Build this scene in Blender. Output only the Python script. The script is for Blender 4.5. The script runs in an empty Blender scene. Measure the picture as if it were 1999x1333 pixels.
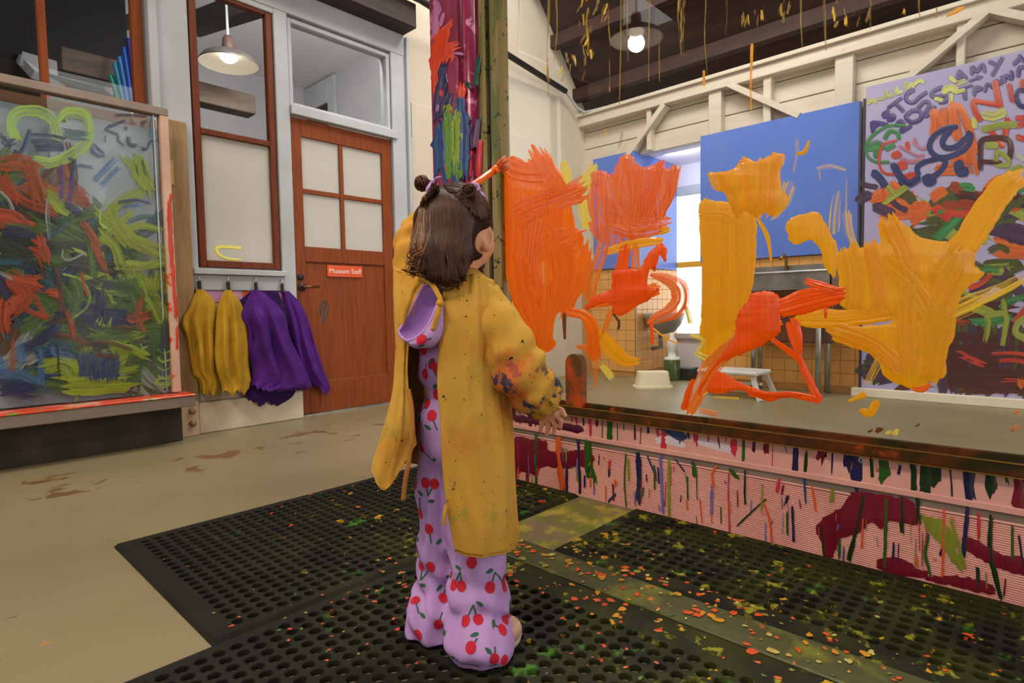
import bpy, bmesh, math, random
import numpy as np
from mathutils import Vector, Matrix, noise, geometry
from mathutils.bvhtree import BVHTree

sc = bpy.context.scene
col = sc.collection
# ------------------------------------------------------------------ camera
F = 1138.1; YAW = 0.817878; PITCH = 0.0557792; ROLL = -0.0163228; CX, CY = 999.5, 666.5
CAM = np.array([0.0, 0.0, 0.73])
def _basis(y, p, r):
    f = np.array([math.sin(y)*math.cos(p), math.cos(y)*math.cos(p), -math.sin(p)])
    rt = np.array([math.cos(y), -math.sin(y), 0.0]); up = np.cross(rt, f)
    c, s = math.cos(r), math.sin(r)
    return np.array([c*rt+s*up, -s*rt+c*up, f])
BAS = _basis(YAW, PITCH, ROLL)
cd = bpy.data.cameras.new('camera'); cam = bpy.data.objects.new('camera', cd); col.objects.link(cam)
cd.sensor_width = 36.0; cd.lens = 36.0*F/1999.0; cd.clip_start = 0.05; cd.clip_end = 200
mw = Matrix.Identity(4)
for i in range(3):
    mw[i][0] = BAS[0][i]; mw[i][1] = BAS[1][i]; mw[i][2] = -BAS[2][i]; mw[i][3] = CAM[i]
cam.matrix_world = mw
sc.camera = cam
# ------------------------------------------------------------------ colour management, world, large lights
sc.view_settings.view_transform = 'Standard'; sc.view_settings.look = 'None'
sc.view_settings.gamma = 1.0; sc.view_settings.use_curve_mapping = False
sc.view_settings.exposure = 0.2
wd = bpy.data.worlds.new('world'); sc.world = wd; wd.use_nodes = True
bgn = wd.node_tree.nodes['Background']; bgn.inputs[0].default_value = (1.0, 0.97, 0.93, 1); bgn.inputs[1].default_value = 2.6
def area(name, loc, target, size, power, colr, sy=None):
    l = bpy.data.lights.new(name, 'AREA'); l.energy = power; l.color = colr; l.size = size
    if sy: l.shape = 'RECTANGLE'; l.size_y = sy
    o = bpy.data.objects.new(name, l); col.objects.link(o); o.location = loc
    o.rotation_euler = (Vector(target)-Vector(loc)).to_track_quat('-Z', 'Y').to_euler()
    return o
LIGHTS = dict(back_key=78, back_top=96, office=42, pend=24, room=82)
area('fill_back_wall', (3.9, 1.7, 4.4), (5.2, 1.0, 1.0), 1.2, LIGHTS['back_key'], (1.0, 0.92, 0.80))  # added fill without a real skylight, brightens the back wall
area('fill_back_room_top', (3.1, 2.3, 4.55), (3.1, 2.3, 0), 2.0, LIGHTS['back_top'], (1.0, 0.95, 0.88))  # unseen fill added overhead to lift the back room walls
area('fill_office', (2.3, 4.12, 3.08), (2.7, 6.6, 1.6), 1.2, LIGHTS['office'], (1.0, 0.96, 0.92), 0.4)  # fill added out of sight above the transom to brighten the office
area('fill_alcove', (5.62, 2.85, 2.28), (6.3, 2.85, 1.9), 0.4, 5.0, (0.95, 0.95, 1.0))  # added where no lamp hangs, brightens the alcove end wall
area('fill_room', (-1.2, 1.3, 4.4), (0.9, 1.3, 0.6), 1.8, LIGHTS['room'], (1.0, 0.86, 0.66))  # unseen fill added overhead to light the child and the painted glass

# ------------------------------------------------------------------ pixel -> world helpers (used to measure real positions on real planes)
def ray(x, y): return BAS.T @ np.array([(x-CX)/F, -(y-CY)/F, 1.0])
def hit(x, y, ax, v):
    d = ray(x, y); t = (v-CAM[ax])/d[ax]; return CAM+d*t
def onfloor(x, y, z=0.0): return hit(x, y, 2, z)
def onx(x, y, v): return hit(x, y, 0, v)
def ony(x, y, v): return hit(x, y, 1, v)
def dep(x, y, d): return CAM+ray(x, y)*d
def lin(v):
    v = v/255.0
    return v/12.92 if v <= 0.04045 else ((v+0.055)/1.055)**2.4
def rgb(r, g, b): return (lin(r), lin(g), lin(b), 1.0)

# ------------------------------------------------------------------ materials
MATS = {}
def nn(nt, t, **kw):
    n = nt.nodes.new(t)
    for k, v in kw.items(): setattr(n, k, v)
    return n
def mixc(nt, fac, a, b):
    m = nn(nt, 'ShaderNodeMix', data_type='RGBA'); 
    for s, v in ((0, fac), (6, a), (7, b)):
        if hasattr(v, 'is_output'): nt.links.new(v, m.inputs[s])
        else: m.inputs[s].default_value = v
    return m.outputs[2]
def ramp(nt, src, lo, hi):
    m = nn(nt, 'ShaderNodeMapRange'); nt.links.new(src, m.inputs[0])
    m.inputs[1].default_value = lo; m.inputs[2].default_value = hi
    return m.outputs[0]
def mathn(nt, op, a, b):
    m = nn(nt, 'ShaderNodeMath', operation=op)
    for s, v in ((0, a), (1, b)):
        if hasattr(v, 'is_output'): nt.links.new(v, m.inputs[s])
        else: m.inputs[s].default_value = v
    return m.outputs[0]
def noiset(nt, vec, scale, detail=3, rough=0.55, off=0.0):
    if off:
        a = nn(nt, 'ShaderNodeVectorMath', operation='ADD'); nt.links.new(vec, a.inputs[0]); a.inputs[1].default_value = (off, off*1.7, off*0.6); vec = a.outputs[0]
    n = nn(nt, 'ShaderNodeTexNoise'); nt.links.new(vec, n.inputs['Vector'])
    n.inputs['Scale'].default_value = scale; n.inputs['Detail'].default_value = detail; n.inputs['Roughness'].default_value = rough
    return n.outputs[0]
def scaled(nt, vec, s):
    m = nn(nt, 'ShaderNodeVectorMath', operation='MULTIPLY'); nt.links.new(vec, m.inputs[0]); m.inputs[1].default_value = s
    return m.outputs[0]
def mat(name, c, rough=0.6, c2=None, vs=6.0, vlo=0.35, vhi=0.7, stretch=(1, 1, 1), bump=0.0, bs=60.0, metal=0.0,
        spots=(), coat=0.0, spec=0.5, wear=None, transl=0.0, sss=0.0):
    """spots: (colour, noise scale, lo, hi, offset[, mask(lo point, hi point)])"""
    if name in MATS: return MATS[name]
    m = bpy.data.materials.new(name); m.use_nodes = True; nt = m.node_tree
    b = nt.nodes['Principled BSDF']; b.inputs['Roughness'].default_value = rough; b.inputs['Metallic'].default_value = metal
    b.inputs['Specular IOR Level'].default_value = spec; b.inputs['Coat Weight'].default_value = coat; b.inputs['Coat Roughness'].default_value = 0.12
    if sss: b.inputs['Subsurface Weight'].default_value = sss; b.inputs['Subsurface Radius'].default_value = (0.01, 0.004, 0.002)
    geo = nn(nt, 'ShaderNodeNewGeometry'); pos = geo.outputs['Position']
    vec = scaled(nt, pos, stretch) if stretch != (1, 1, 1) else pos
    out = c
    if c2 is not None: out = mixc(nt, ramp(nt, noiset(nt, vec, vs, 5), vlo, vhi), c, c2)
    for sp in spots:
        f = ramp(nt, noiset(nt, pos, sp[1], 4, 0.6, sp[4]), sp[2], sp[3])
        if len(sp) > 5:
            px = nn(nt, 'ShaderNodeSeparateXYZ'); nt.links.new(pos, px.inputs[0])
            for ax, lo, hi in sp[5]: f = mathn(nt, 'MULTIPLY', f, ramp(nt, px.outputs[ax], lo, hi))
        out = mixc(nt, f, out, sp[0])
    if hasattr(out, 'is_output'): nt.links.new(out, b.inputs['Base Color'])
    else: b.inputs['Base Color'].default_value = out
    if bump:
        bn = nn(nt, 'ShaderNodeBump'); bn.inputs['Strength'].default_value = min(1.0, bump); bn.inputs['Distance'].default_value = 0.004
        nt.links.new(noiset(nt, vec, bs, 4), bn.inputs['Height']); nt.links.new(bn.outputs[0], b.inputs['Normal'])
    if transl:
        t = nn(nt, 'ShaderNodeBsdfTranslucent'); mx = nn(nt, 'ShaderNodeMixShader'); mx.inputs[0].default_value = transl
        if hasattr(out, 'is_output'): nt.links.new(out, t.inputs[0])
        else: t.inputs[0].default_value = out
        nt.links.new(b.outputs[0], mx.inputs[1]); nt.links.new(t.outputs[0], mx.inputs[2]); nt.links.new(mx.outputs[0], nt.nodes['Material Output'].inputs[0])
    MATS[name] = m
    return m
def paint(name, c, c2=None, thr=None, soft=0.12, across=16.0, along=0.8, rough=0.32, bump=0.5, lo=0.35, hi=0.65, transl=0.0):
    """brushed paint: streaks follow the stroke's own UV; thr lets bare surface show between bristle marks"""
    if name in MATS: return MATS[name]
    m = bpy.data.materials.new(name); m.use_nodes = True; nt = m.node_tree
    b = nt.nodes['Principled BSDF']; b.inputs['Roughness'].default_value = rough; b.inputs['Coat Weight'].default_value = 0.3; b.inputs['Coat Roughness'].default_value = 0.08
    uv = nn(nt, 'ShaderNodeUVMap'); st = scaled(nt, uv.outputs[0], (along, across, 1))
    n1 = noiset(nt, st, 1.0, 5, 0.6)
    b.inputs['Base Color'].default_value = c
    if c2 is not None: nt.links.new(mixc(nt, ramp(nt, n1, lo, hi), c, c2), b.inputs['Base Color'])
    bn = nn(nt, 'ShaderNodeBump'); bn.inputs['Strength'].default_value = bump; bn.inputs['Distance'].default_value = 0.003
    nt.links.new(n1, bn.inputs['Height']); nt.links.new(bn.outputs[0], b.inputs['Normal'])
    if thr is not None:
        n2 = noiset(nt, scaled(nt, uv.outputs[0], (along*0.8, across*0.8, 1)), 1.0, 6, 0.65, 7.3)
        nt.links.new(ramp(nt, n2, thr-soft, thr+soft), b.inputs['Alpha'])
    if transl:      # wet paint on glass lets light of the room behind through
        t = nn(nt, 'ShaderNodeBsdfTranslucent'); mx = nn(nt, 'ShaderNodeMixShader'); mx.inputs[0].default_value = transl
        if b.inputs['Base Color'].links: nt.links.new(b.inputs['Base Color'].links[0].from_socket, t.inputs[0])
        else: t.inputs[0].default_value = c
        out = mx
        nt.links.new(b.outputs[0], mx.inputs[1]); nt.links.new(t.outputs[0], mx.inputs[2])
        if thr is not None:
            tr = nn(nt, 'ShaderNodeBsdfTransparent'); m2 = nn(nt, 'ShaderNodeMixShader'); al = b.inputs['Alpha'].links[0]; nt.links.new(al.from_socket, m2.inputs[0]); nt.links.remove(al)
            nt.links.new(tr.outputs[0], m2.inputs[1]); nt.links.new(mx.outputs[0], m2.inputs[2]); out = m2
        nt.links.new(out.outputs[0], nt.nodes['Material Output'].inputs[0])
    MATS[name] = m
    return m
def glassm(name, tint=(1, 1, 1, 1), refl=1.0, rough=0.0):
    if name in MATS: return MATS[name]
    m = bpy.data.materials.new(name); m.use_nodes = True; nt = m.node_tree; nt.nodes.remove(nt.nodes['Principled BSDF'])
    t = nn(nt, 'ShaderNodeBsdfTransparent'); t.inputs[0].default_value = tint
    g = nn(nt, 'ShaderNodeBsdfGlossy'); g.inputs['Roughness'].default_value = rough; g.inputs[0].default_value = (refl, refl, refl, 1)
    gm = nn(nt, 'ShaderNodeNewGeometry'); dt = nn(nt, 'ShaderNodeVectorMath', operation='DOT_PRODUCT'); nt.links.new(gm.outputs['Normal'], dt.inputs[0]); nt.links.new(gm.outputs['Incoming'], dt.inputs[1])
    fr1 = mathn(nt, 'POWER', mathn(nt, 'SUBTRACT', 1.0, mathn(nt, 'ABSOLUTE', dt.outputs['Value'], 0)), 5.0); fr = nn(nt, 'ShaderNodeMath', operation='MULTIPLY_ADD'); nt.links.new(fr1, fr.inputs[0]); fr.inputs[1].default_value = 0.5; fr.inputs[2].default_value = 0.028
    mx = nn(nt, 'ShaderNodeMixShader'); nt.links.new(fr.outputs[0], mx.inputs[0]); nt.links.new(t.outputs[0], mx.inputs[1]); nt.links.new(g.outputs[0], mx.inputs[2])
    nt.links.new(mx.outputs[0], nt.nodes['Material Output'].inputs[0])
    MATS[name] = m
    return m
def emis(name, c, s):
    if name in MATS: return MATS[name]
    m = bpy.data.materials.new(name); m.use_nodes = True; b = m.node_tree.nodes['Principled BSDF']
    b.inputs['Base Color'].default_value = c; b.inputs['Emission Color'].default_value = c; b.inputs['Emission Strength'].default_value = s
    MATS[name] = m
    return m

# ------------------------------------------------------------------ mesh helpers
def V3(p): return (float(p[0]), float(p[1]), float(p[2]))
class MB:
    def __init__(self): self.v = []; self.f = []; self.uv = None
    def add(self, vs, fs):
        o = len(self.v); self.v += [V3(p) for p in vs]; self.f += [tuple(o+i for i in f) for f in fs]; return self
    def box(self, a, b, bev=0.0):
        x0, x1 = sorted((a[0], b[0])); y0, y1 = sorted((a[1], b[1])); z0, z1 = sorted((a[2], b[2]))
        c = min(bev, (x1-x0)/2.1, (y1-y0)/2.1, (z1-z0)/2.1)
        if c <= 0:
            vs = [(x, y, z) for x in (x0, x1) for y in (y0, y1) for z in (z0, z1)]
            return self.add(vs, [(0, 1, 3, 2), (4, 6, 7, 5), (0, 4, 5, 1), (2, 3, 7, 6), (0, 2, 6, 4), (1, 5, 7, 3)])
        bm = bmesh.new(); bmesh.ops.create_cube(bm, size=1.0)
        for v in bm.verts: v.co = ((x0+x1)/2+v.co.x*(x1-x0), (y0+y1)/2+v.co.y*(y1-y0), (z0+z1)/2+v.co.z*(z1-z0))
        bmesh.ops.bevel(bm, geom=bm.edges[:], offset=c, segments=1, affect='EDGES')
        bm.verts.index_update(); self.add([v.co for v in bm.verts], [[v.index for v in f.verts] for f in bm.faces]); bm.free(); return self
    def obox(self, c, ax, ay, az):
        c, ax, ay, az = (np.array(q, float) for q in (c, ax, ay, az))
        vs = [c+sx*ax+sy*ay+sz*az for sx in (-1, 1) for sy in (-1, 1) for sz in (-1, 1)]
        return self.add(vs, [(0, 1, 3, 2), (4, 6, 7, 5), (0, 4, 5, 1), (2, 3, 7, 6), (0, 2, 6, 4), (1, 5, 7, 3)])
    def beam(self, p, q, w, h, up=(0, 0, 1)):
        p, q, up = np.array(p, float), np.array(q, float), np.array(up, float)
        d = q-p; L = np.linalg.norm(d); d /= L; s = np.cross(d, up); s /= np.linalg.norm(s); u = np.cross(s, d)
        return self.obox((p+q)/2, d*L/2, s*w/2, u*h/2)
    def tube(self, pts, r, n=8, cap=True, flat=1.0):
        P = [np.array(p, float) for p in pts]; rs = r if hasattr(r, '__len__') else [r]*len(P)
        o = len(self.v); prev = None
        for i, p in enumerate(P):
            t = P[min(i+1, len(P)-1)]-P[max(i-1, 0)]; t = t/(np.linalg.norm(t)+1e-12)
            if prev is None:
                a = np.array((0, 0, 1.0)) if abs(t[2]) < 0.9 else np.array((1.0, 0, 0)); s = np.cross(t, a)
            else: s = prev-t*np.dot(prev, t)
            s /= np.linalg.norm(s)+1e-12; prev = s; u = np.cross(t, s)
            for k in range(n):
                a = 2*math.pi*k/n; self.v.append(V3(p+rs[i]*(math.cos(a)*s+flat*math.sin(a)*u)))
        for i in range(len(P)-1):
            for k in range(n):
                k2 = (k+1) % n; self.f.append((o+i*n+k, o+i*n+k2, o+(i+1)*n+k2, o+(i+1)*n+k))
        if cap: self.f.append(tuple(o+k for k in range(n))[::-1]); self.f.append(tuple(o+(len(P)-1)*n+k for k in range(n)))
        return self
    def lathe(self, c, prof, n=24):
        o = len(self.v); c = np.array(c, float)
        for r, z in prof:
            for k in range(n):
                a = 2*math.pi*k/n; self.v.append(V3(c+np.array((r*math.cos(a), r*math.sin(a), z))))
        for i in range(len(prof)-1):
            for k in range(n):
                k2 = (k+1) % n; self.f.append((o+i*n+k, o+i*n+k2, o+(i+1)*n+k2, o+(i+1)*n+k))
        return self
    def grid(self, G, closed=False):
        G = np.asarray(G, float); r, c = G.shape[:2]; o = len(self.v)
        self.v += [V3(p) for p in G.reshape(-1, 3)]
        for i in range(r-1):
            for j in range(c if closed else c-1):
                j2 = (j+1) % c; self.f.append((o+i*c+j, o+i*c+j2, o+(i+1)*c+j2, o+(i+1)*c+j))
        return self
    def build(self, name, m, parent=None, smooth=False, kind=None):
        me = bpy.data.meshes.new(name); me.from_pydata(self.v, [], self.f)
        if self.uv is not None:
            l = me.uv_layers.new(name='UVMap'); li = np.zeros(len(me.loops), dtype=np.int32); me.loops.foreach_get('vertex_index', li)
            l.data.foreach_set('uv', np.asarray(self.uv, np.float32)[li].ravel())
        return link(name, me, m, parent, smooth, kind)
def link(name, me, m, parent=None, smooth=False, kind=None):
    if m is not None: me.materials.append(m)
    if smooth: me.polygons.foreach_set('use_smooth', [True]*len(me.polygons))
    o = bpy.data.objects.new(name, me); col.objects.link(o)
    if parent is not None: o.parent = parent; o.matrix_parent_inverse = PINV.get(parent.name, Matrix.Identity(4))
    if kind: o['kind'] = kind
    return o
PINV = {}
def tag(o, label=None, cat=None, group=None, kind=None):
    for k, v in (('label', label), ('category', cat), ('group', group), ('kind', kind)):
        if v: o[k] = v
    return o
def thing(name, label, cat, loc=(0, 0, 0), group=None, kind=None):
    o = bpy.data.objects.new(name, None); col.objects.link(o); o.location = V3(loc); o.empty_display_size = 0.1
    PINV[o.name] = Matrix.Translation(-Vector(V3(loc)))
    return tag(o, label, cat, group, kind)
def solidify(o, t, off=0.0):
    md = o.modifiers.new('thickness', 'SOLIDIFY'); md.thickness = t; md.offset = off; return o
def subsurf(o, n=1):
    md = o.modifiers.new('smooth', 'SUBSURF'); md.levels = n; md.render_levels = n; return o
def catmull(P, n):
    """P (k,d) -> (n,d) points evenly spread in parameter"""
    P = np.asarray(P, float); k = len(P)
    if k == 1: return np.repeat(P, n, 0)
    Q = np.vstack([2*P[0]-P[1], P, 2*P[-1]-P[-2]]); t = np.linspace(0, k-1-1e-9, n); i = t.astype(int); f = (t-i)[:, None]
    a, b, c, d = Q[i], Q[i+1], Q[i+2], Q[i+3]
    return 0.5*((2*b)+(-a+c)*f+(2*a-5*b+4*c-d)*f*f+(-a+3*b-3*c+d)*f**3)
# brush strokes and paint blobs -----------------------------------------------------------
def stroke(parent, pts, w, m, pl, nrm, h=0.0015, seed=0, cols=9, rag=0.12, name='paint_stroke', step=7, off=0.0):
    rs = np.random.RandomState(seed*7+13)
    P = np.asarray(pts, float); L = np.linalg.norm(np.diff(P, axis=0), axis=1).sum() if len(P) > 1 else 1
    n = int(max(5, min(60, L/step))); S = catmull(P, n)
    W = np.interp(np.linspace(0, 1, n), np.linspace(0, 1, len(w)), w) if hasattr(w, '__len__') else np.full(n, float(w))
    T = np.gradient(S, axis=0); T /= np.linalg.norm(T, axis=1)[:, None]+1e-9; N = np.stack([-T[:, 1], T[:, 0]], 1)
    lv = np.linspace(-0.5, 0.5, cols); ridge = 0.35+0.65*rs.rand(cols); ridge[0] = ridge[-1] = 0.05
    e1 = np.convolve(rs.randn(n+4), np.ones(3)/3, 'same')[2:-2]*rag; e2 = np.convolve(rs.randn(n+4), np.ones(3)/3, 'same')[2:-2]*rag
    st = rs.randn(cols)*rag*1.5; en = rs.randn(cols)*rag*1.5
    nr = np.array(nrm, float); vs = []; uv = []; acc = np.concatenate([[0], np.cumsum(np.linalg.norm(np.diff(S, axis=0), axis=1))])
    cap = 0.5*np.sqrt(np.maximum(0, 1-(2*lv)**2))
    u0 = rs.rand()*50
    for i in range(n):
        sc_ = 1.0+(e1[i] if True else 0); k0 = 0.0
        for j, v in enumerate(lv):
            p = S[i]+N[i]*W[i]*(v*(1+(e1[i] if v < 0 else e2[i])))
            if i == 0: p = p-T[i]*W[i]*(cap[j]*0.7+st[j])
            if i == n-1: p = p+T[i]*W[i]*(cap[j]*0.7+en[j])
            hh = h*ridge[j]*(0.25 if i in (0, n-1) else 1.0)*(0.8+0.4*rs.rand())
            q = pl(p[0], p[1]); vs.append(np.asarray(q)+nr*(hh+0.0004+off)); uv.append((u0+acc[i]/100.0, u0+v*W[i]/100.0))
    mb = MB(); mb.grid(np.array(vs).reshape(n, cols, 3)); mb.uv = uv
    return mb.build(name, m, parent, smooth=True)
def blob(parent, pts, m, pl, nrm, h=0.0015, seed=0, wob=2.0, name='paint_patch', ins=5.0, off=0.0, dense=6):
    rs = np.random.RandomState(seed*5+3)
    P = np.asarray(pts, float); C = np.vstack([P, P[:1]]); L = np.linalg.norm(np.diff(C, axis=0), axis=1).sum(); n = int(max(12, min(160, L/dense)))
    Q = np.vstack([P[-1:], P, P[:2]]); k = len(P); t = np.linspace(0, k, n, endpoint=False); i = t.astype(int); f = (t-i)[:, None]
    a, b, c, d = Q[i], Q[i+1], Q[(i+2) % (k+3)], Q[(i+3) % (k+3)]
    d = np.vstack([P, P, P])[(i+2) % k]; c = P[(i+1) % k]; b = P[i % k]; a = P[(i-1) % k]
    S = 0.5*((2*b)+(-a+c)*f+(2*a-5*b+4*c-d)*f*f+(-a+3*b-3*c+d)*f**3)
    S += rs.randn(n, 2)*wob*0.6
    T = np.roll(S, -1, 0)-np.roll(S, 1, 0); T /= np.linalg.norm(T, axis=1)[:, None]+1e-9; N = np.stack([-T[:, 1], T[:, 0]], 1)
    A = 0.5*np.sum(S[:, 0]*np.roll(S[:, 1], -1)-np.roll(S[:, 0], -1)*S[:, 1])
    if A < 0: N = -N
    I = S+N*ins; nr = np.array(nrm, float)
    vo = [np.asarray(pl(*p))+nr*(0.0003+off) for p in S]; vi = [np.asarray(pl(*p))+nr*(h+0.0003+off) for p in I]
    tris = geometry.tessellate_polygon([[Vector((p[0], p[1], 0)) for p in I]])
    mb = MB(); mb.v = [V3(p) for p in vo+vi]; u0 = rs.rand()*40
    mb.uv = [(u0+p[1]/100.0, u0+p[0]/100.0) for p in np.vstack([S, I])]
    mb.f = [(j, (j+1) % n, n+(j+1) % n, n+j) for j in range(n)]+[tuple(n+q for q in t_) for t_ in tris]
    return mb.build(name, m, parent, smooth=True)
# signed-distance bodies -> one continuous mesh -------------------------------------------
class SDF:
    def __init__(self, lo, hi, h):
        self.lo = np.array(lo, float); self.h = h; self.n = np.ceil((np.array(hi)-self.lo)/h).astype(int)+1
        self.d = np.full(self.n, 1.0, np.float32)
    def box(self, lo, hi, pad):
        a = np.clip(np.floor((np.minimum(lo, hi)-pad-self.lo)/self.h).astype(int), 0, self.n); b = np.clip(np.ceil((np.maximum(lo, hi)+pad-self.lo)/self.h).astype(int)+1, 0, self.n)
        sl = tuple(slice(a[i], b[i]) for i in range(3))
        g = np.meshgrid(*[self.lo[i]+self.h*np.arange(a[i], b[i]) for i in range(3)], indexing='ij')
        return sl, np.stack(g, -1).astype(np.float32)
    def put(self, sl, d, k, op='u'):
        o = self.d[sl]
        if op == 'u':
            hh = np.clip(0.5+0.5*(o-d)/k, 0, 1); self.d[sl] = o*(1-hh)+d*hh-k*hh*(1-hh)
        else:
            d = -d; hh = np.clip(0.5-0.5*(o-d)/k, 0, 1); self.d[sl] = o*(1-hh)+d*hh+k*hh*(1-hh)
    def cap(self, p, q, r0, r1, k=0.01, op='u'):
        p, q = np.array(p, float), np.array(q, float); sl, X = self.box(p, q, max(r0, r1)+k*2+0.02)
        if X.size == 0: return
        ab = q-p; t = np.clip(((X-p)@ab)/(ab@ab+1e-12), 0, 1); d = np.linalg.norm(X-(p+t[..., None]*ab), axis=-1)-(r0+(r1-r0)*t)
        self.put(sl, d.astype(np.float32), k, op)
    def chain(self, P, R, k=0.01):
        for i in range(len(P)-1): self.cap(P[i], P[i+1], R[i], R[i+1], k)
    def ell(self, c, ax, r, k=0.01, op='u'):
        """ax: 3x3 rows = axes"""
        c = np.array(c, float); sl, X = self.box(c, c, max(r)+k*2+0.02)
        if X.size == 0: return
        L = (X-c)@np.array(ax, float).T; r = np.array(r, float); k0 = np.linalg.norm(L/r, axis=-1); k1 = np.linalg.norm(L/(r*r), axis=-1)+1e-9
        self.put(sl, (k0*(k0-1)/k1).astype(np.float32), k, op)
    def mesh(self):
        d = self.d; s = d < 0; n = np.array(d.shape)
        c = np.zeros(tuple(n-1)+(3,), np.float32); w = np.zeros(tuple(n-1), np.float32)
        cor = [(i, j, k) for i in (0, 1) for j in (0, 1) for k in (0, 1)]
        def sub(a, o): return a[o[0]:o[0]+n[0]-1, o[1]:o[1]+n[1]-1, o[2]:o[2]+n[2]-1]
        for a in cor:
            for ax in range(3):
                if a[ax] == 0:
                    b = list(a); b[ax] = 1; da, db = sub(d, a), sub(d, b); m = (da < 0) != (db < 0)
                    t = np.where(m, da/(da-db+1e-12*(da == db)), 0)
                    for q in range(3): c[..., q] += np.where(m, a[q]+(t if q == ax else 0), 0)
                    w += m
        act = w > 0; idx = np.full(act.shape, -1, np.int64); idx[act] = np.arange(act.sum())
        I = np.argwhere(act); vs = self.lo+self.h*(I+c[act]/w[act][:, None]); fs = []
        for ax in range(3):
            o = [0, 0, 0]; o[ax] = 1
            A = s[:n[0]-o[0], :n[1]-o[1], :n[2]-o[2]]; B = s[o[0]:, o[1]:, o[2]:]; E = np.argwhere(A != B); u, v = (ax+1) % 3, (ax+2) % 3
            ok = (E[:, u] > 0) & (E[:, v] > 0) & (E[:, u] < n[u]-1) & (E[:, v] < n[v]-1); E = E[ok]
            q = []
            for du, dv in ((0, 0), (-1, 0), (-1, -1), (0, -1)):
                e = E.copy(); e[:, u] += du; e[:, v] += dv; q.append(idx[e[:, 0], e[:, 1], e[:, 2]])
            q = np.stack(q, 1); ins = A[E[:, 0], E[:, 1], E[:, 2]]; q[~ins] = q[~ins][:, ::-1]
            fs.append(q[(q >= 0).all(1)])
        return vs, np.vstack(fs)
    def build(self, name, m, parent=None, sm=6):
        vs, fs = self.mesh()
        # laplacian smoothing
        a = fs[:, [0, 1, 2, 3]].ravel(); b = fs[:, [1, 2, 3, 0]].ravel()
        for _ in range(sm):
            acc = np.zeros_like(vs); cnt = np.zeros(len(vs)); np.add.at(acc, a, vs[b]); np.add.at(cnt, a, 1); np.add.at(acc, b, vs[a]); np.add.at(cnt, b, 1)
            vs = 0.5*vs+0.5*acc/np.maximum(cnt, 1)[:, None]
        me = bpy.data.meshes.new(name); me.from_pydata([tuple(p) for p in vs.tolist()], [], [tuple(f) for f in fs.tolist()])
        o = link(name, me, m, parent, smooth=True); o_ = (vs, fs)
        return o, o_
# ================================================================== the setting
WHITE = mat('white_paint', rgb(186, 190, 196), 0.6, rgb(172, 174, 177), 3.0, bump=0.05, bs=90)
CREAM = mat('cream_paint', rgb(208, 196, 178), 0.6, rgb(196, 182, 162), 2.0)
TAN = mat('tan_wood', rgb(170, 136, 92), 0.6, rgb(140, 105, 66), 5.0, stretch=(6, 6, 0.8), bump=0.1)
WOOD = mat('orange_wood', rgb(142, 68, 18), 0.5, rgb(116, 50, 10), 5.0, stretch=(14, 14, 0.9), bump=0.06, bs=40, spec=0.3)
WOODD = mat('dark_orange_wood', rgb(120, 54, 18), 0.5, rgb(88, 36, 10), 5.0, stretch=(14, 14, 0.9), bump=0.06, bs=40, spec=0.3)
DARKW = mat('dark_beam_wood', rgb(58, 40, 32), 0.7, rgb(34, 24, 20), 4.0, stretch=(1, 8, 8), bump=0.2)
REDW = mat('reddish_roof_wood', rgb(66, 36, 28), 0.75, rgb(40, 22, 18), 3.0, stretch=(6, 0.6, 6), bump=0.2)
BLACKM = mat('black_metal', rgb(24, 23, 22), 0.5)
STEEL = mat('steel', rgb(176, 176, 172), 0.35, rgb(140, 140, 138), 9.0, metal=0.8)
GALV = mat('grey_channel', rgb(150, 132, 122), 0.5, rgb(120, 104, 96), 6.0, metal=0.3)
GLASS = glassm('clear_glass', (0.965, 0.975, 0.97, 1), 0.8)
FROST = mat('frosted_glass', rgb(232, 230, 222), 0.35, transl=0.5)
FLOORM = mat('painted_concrete', rgb(140, 128, 98), 0.42, rgb(126, 115, 86), 1.3, bump=0.04, bs=40, spots=(
    (rgb(112, 82, 54), 6.0, 0.585, 0.61, 3.1, ((1, 2.75, 2.95), (1, 3.5, 3.3))),
    (rgb(116, 88, 58), 9.0, 0.645, 0.665, 9.0, ((1, 1.4, 1.6), (0, 0.55, 0.3))),
    (rgb(190, 170, 60), 14.0, 0.735, 0.76, 21.0, ((1, 2.4, 1.9),)),
    (rgb(200, 120, 60), 22.0, 0.745, 0.765, 41.0, ((1, 2.0, 1.6),)),
    (rgb(118, 128, 40), 6.0, 0.36, 0.62, 5.0, ((0, 1.18, 1.24), (0, 1.80, 1.76), (1, 1.40, 1.34))),
    (rgb(176, 160, 66), 9.0, 0.5, 0.6, 15.0, ((0, 1.18, 1.24), (0, 1.80, 1.76), (1, 1.40, 1.34))),
))
tag(MB().box((-4, -4, -0.1), (8, 8, 0)).build('floor', FLOORM), 'grey beige painted concrete floor with worn brown patches', kind='structure')

# unseen walls added to limit daylight: solid towards -Y, window opening towards -X
tag(MB().box((-4, -4.1, 0), (1.82, -4, 4.7)).build('wall_rear', mat('rear_wall', rgb(196, 188, 176), 0.7)), 'plain unseen wall added behind the camera to block daylight', kind='structure')
tag(MB().box((-4.1, -4, 0), (-4, 6, 0.9)).box((-4.1, -4, 3.0), (-4, 6, 4.7)).box((-4.1, -0.3, 0.9), (-4, 6, 3.0)).build('wall_right', mat('rear_wall_dim', rgb(120, 112, 104), 0.7)), 'unseen added wall, its long window opening shaped to let daylight in', kind='structure')
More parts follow.
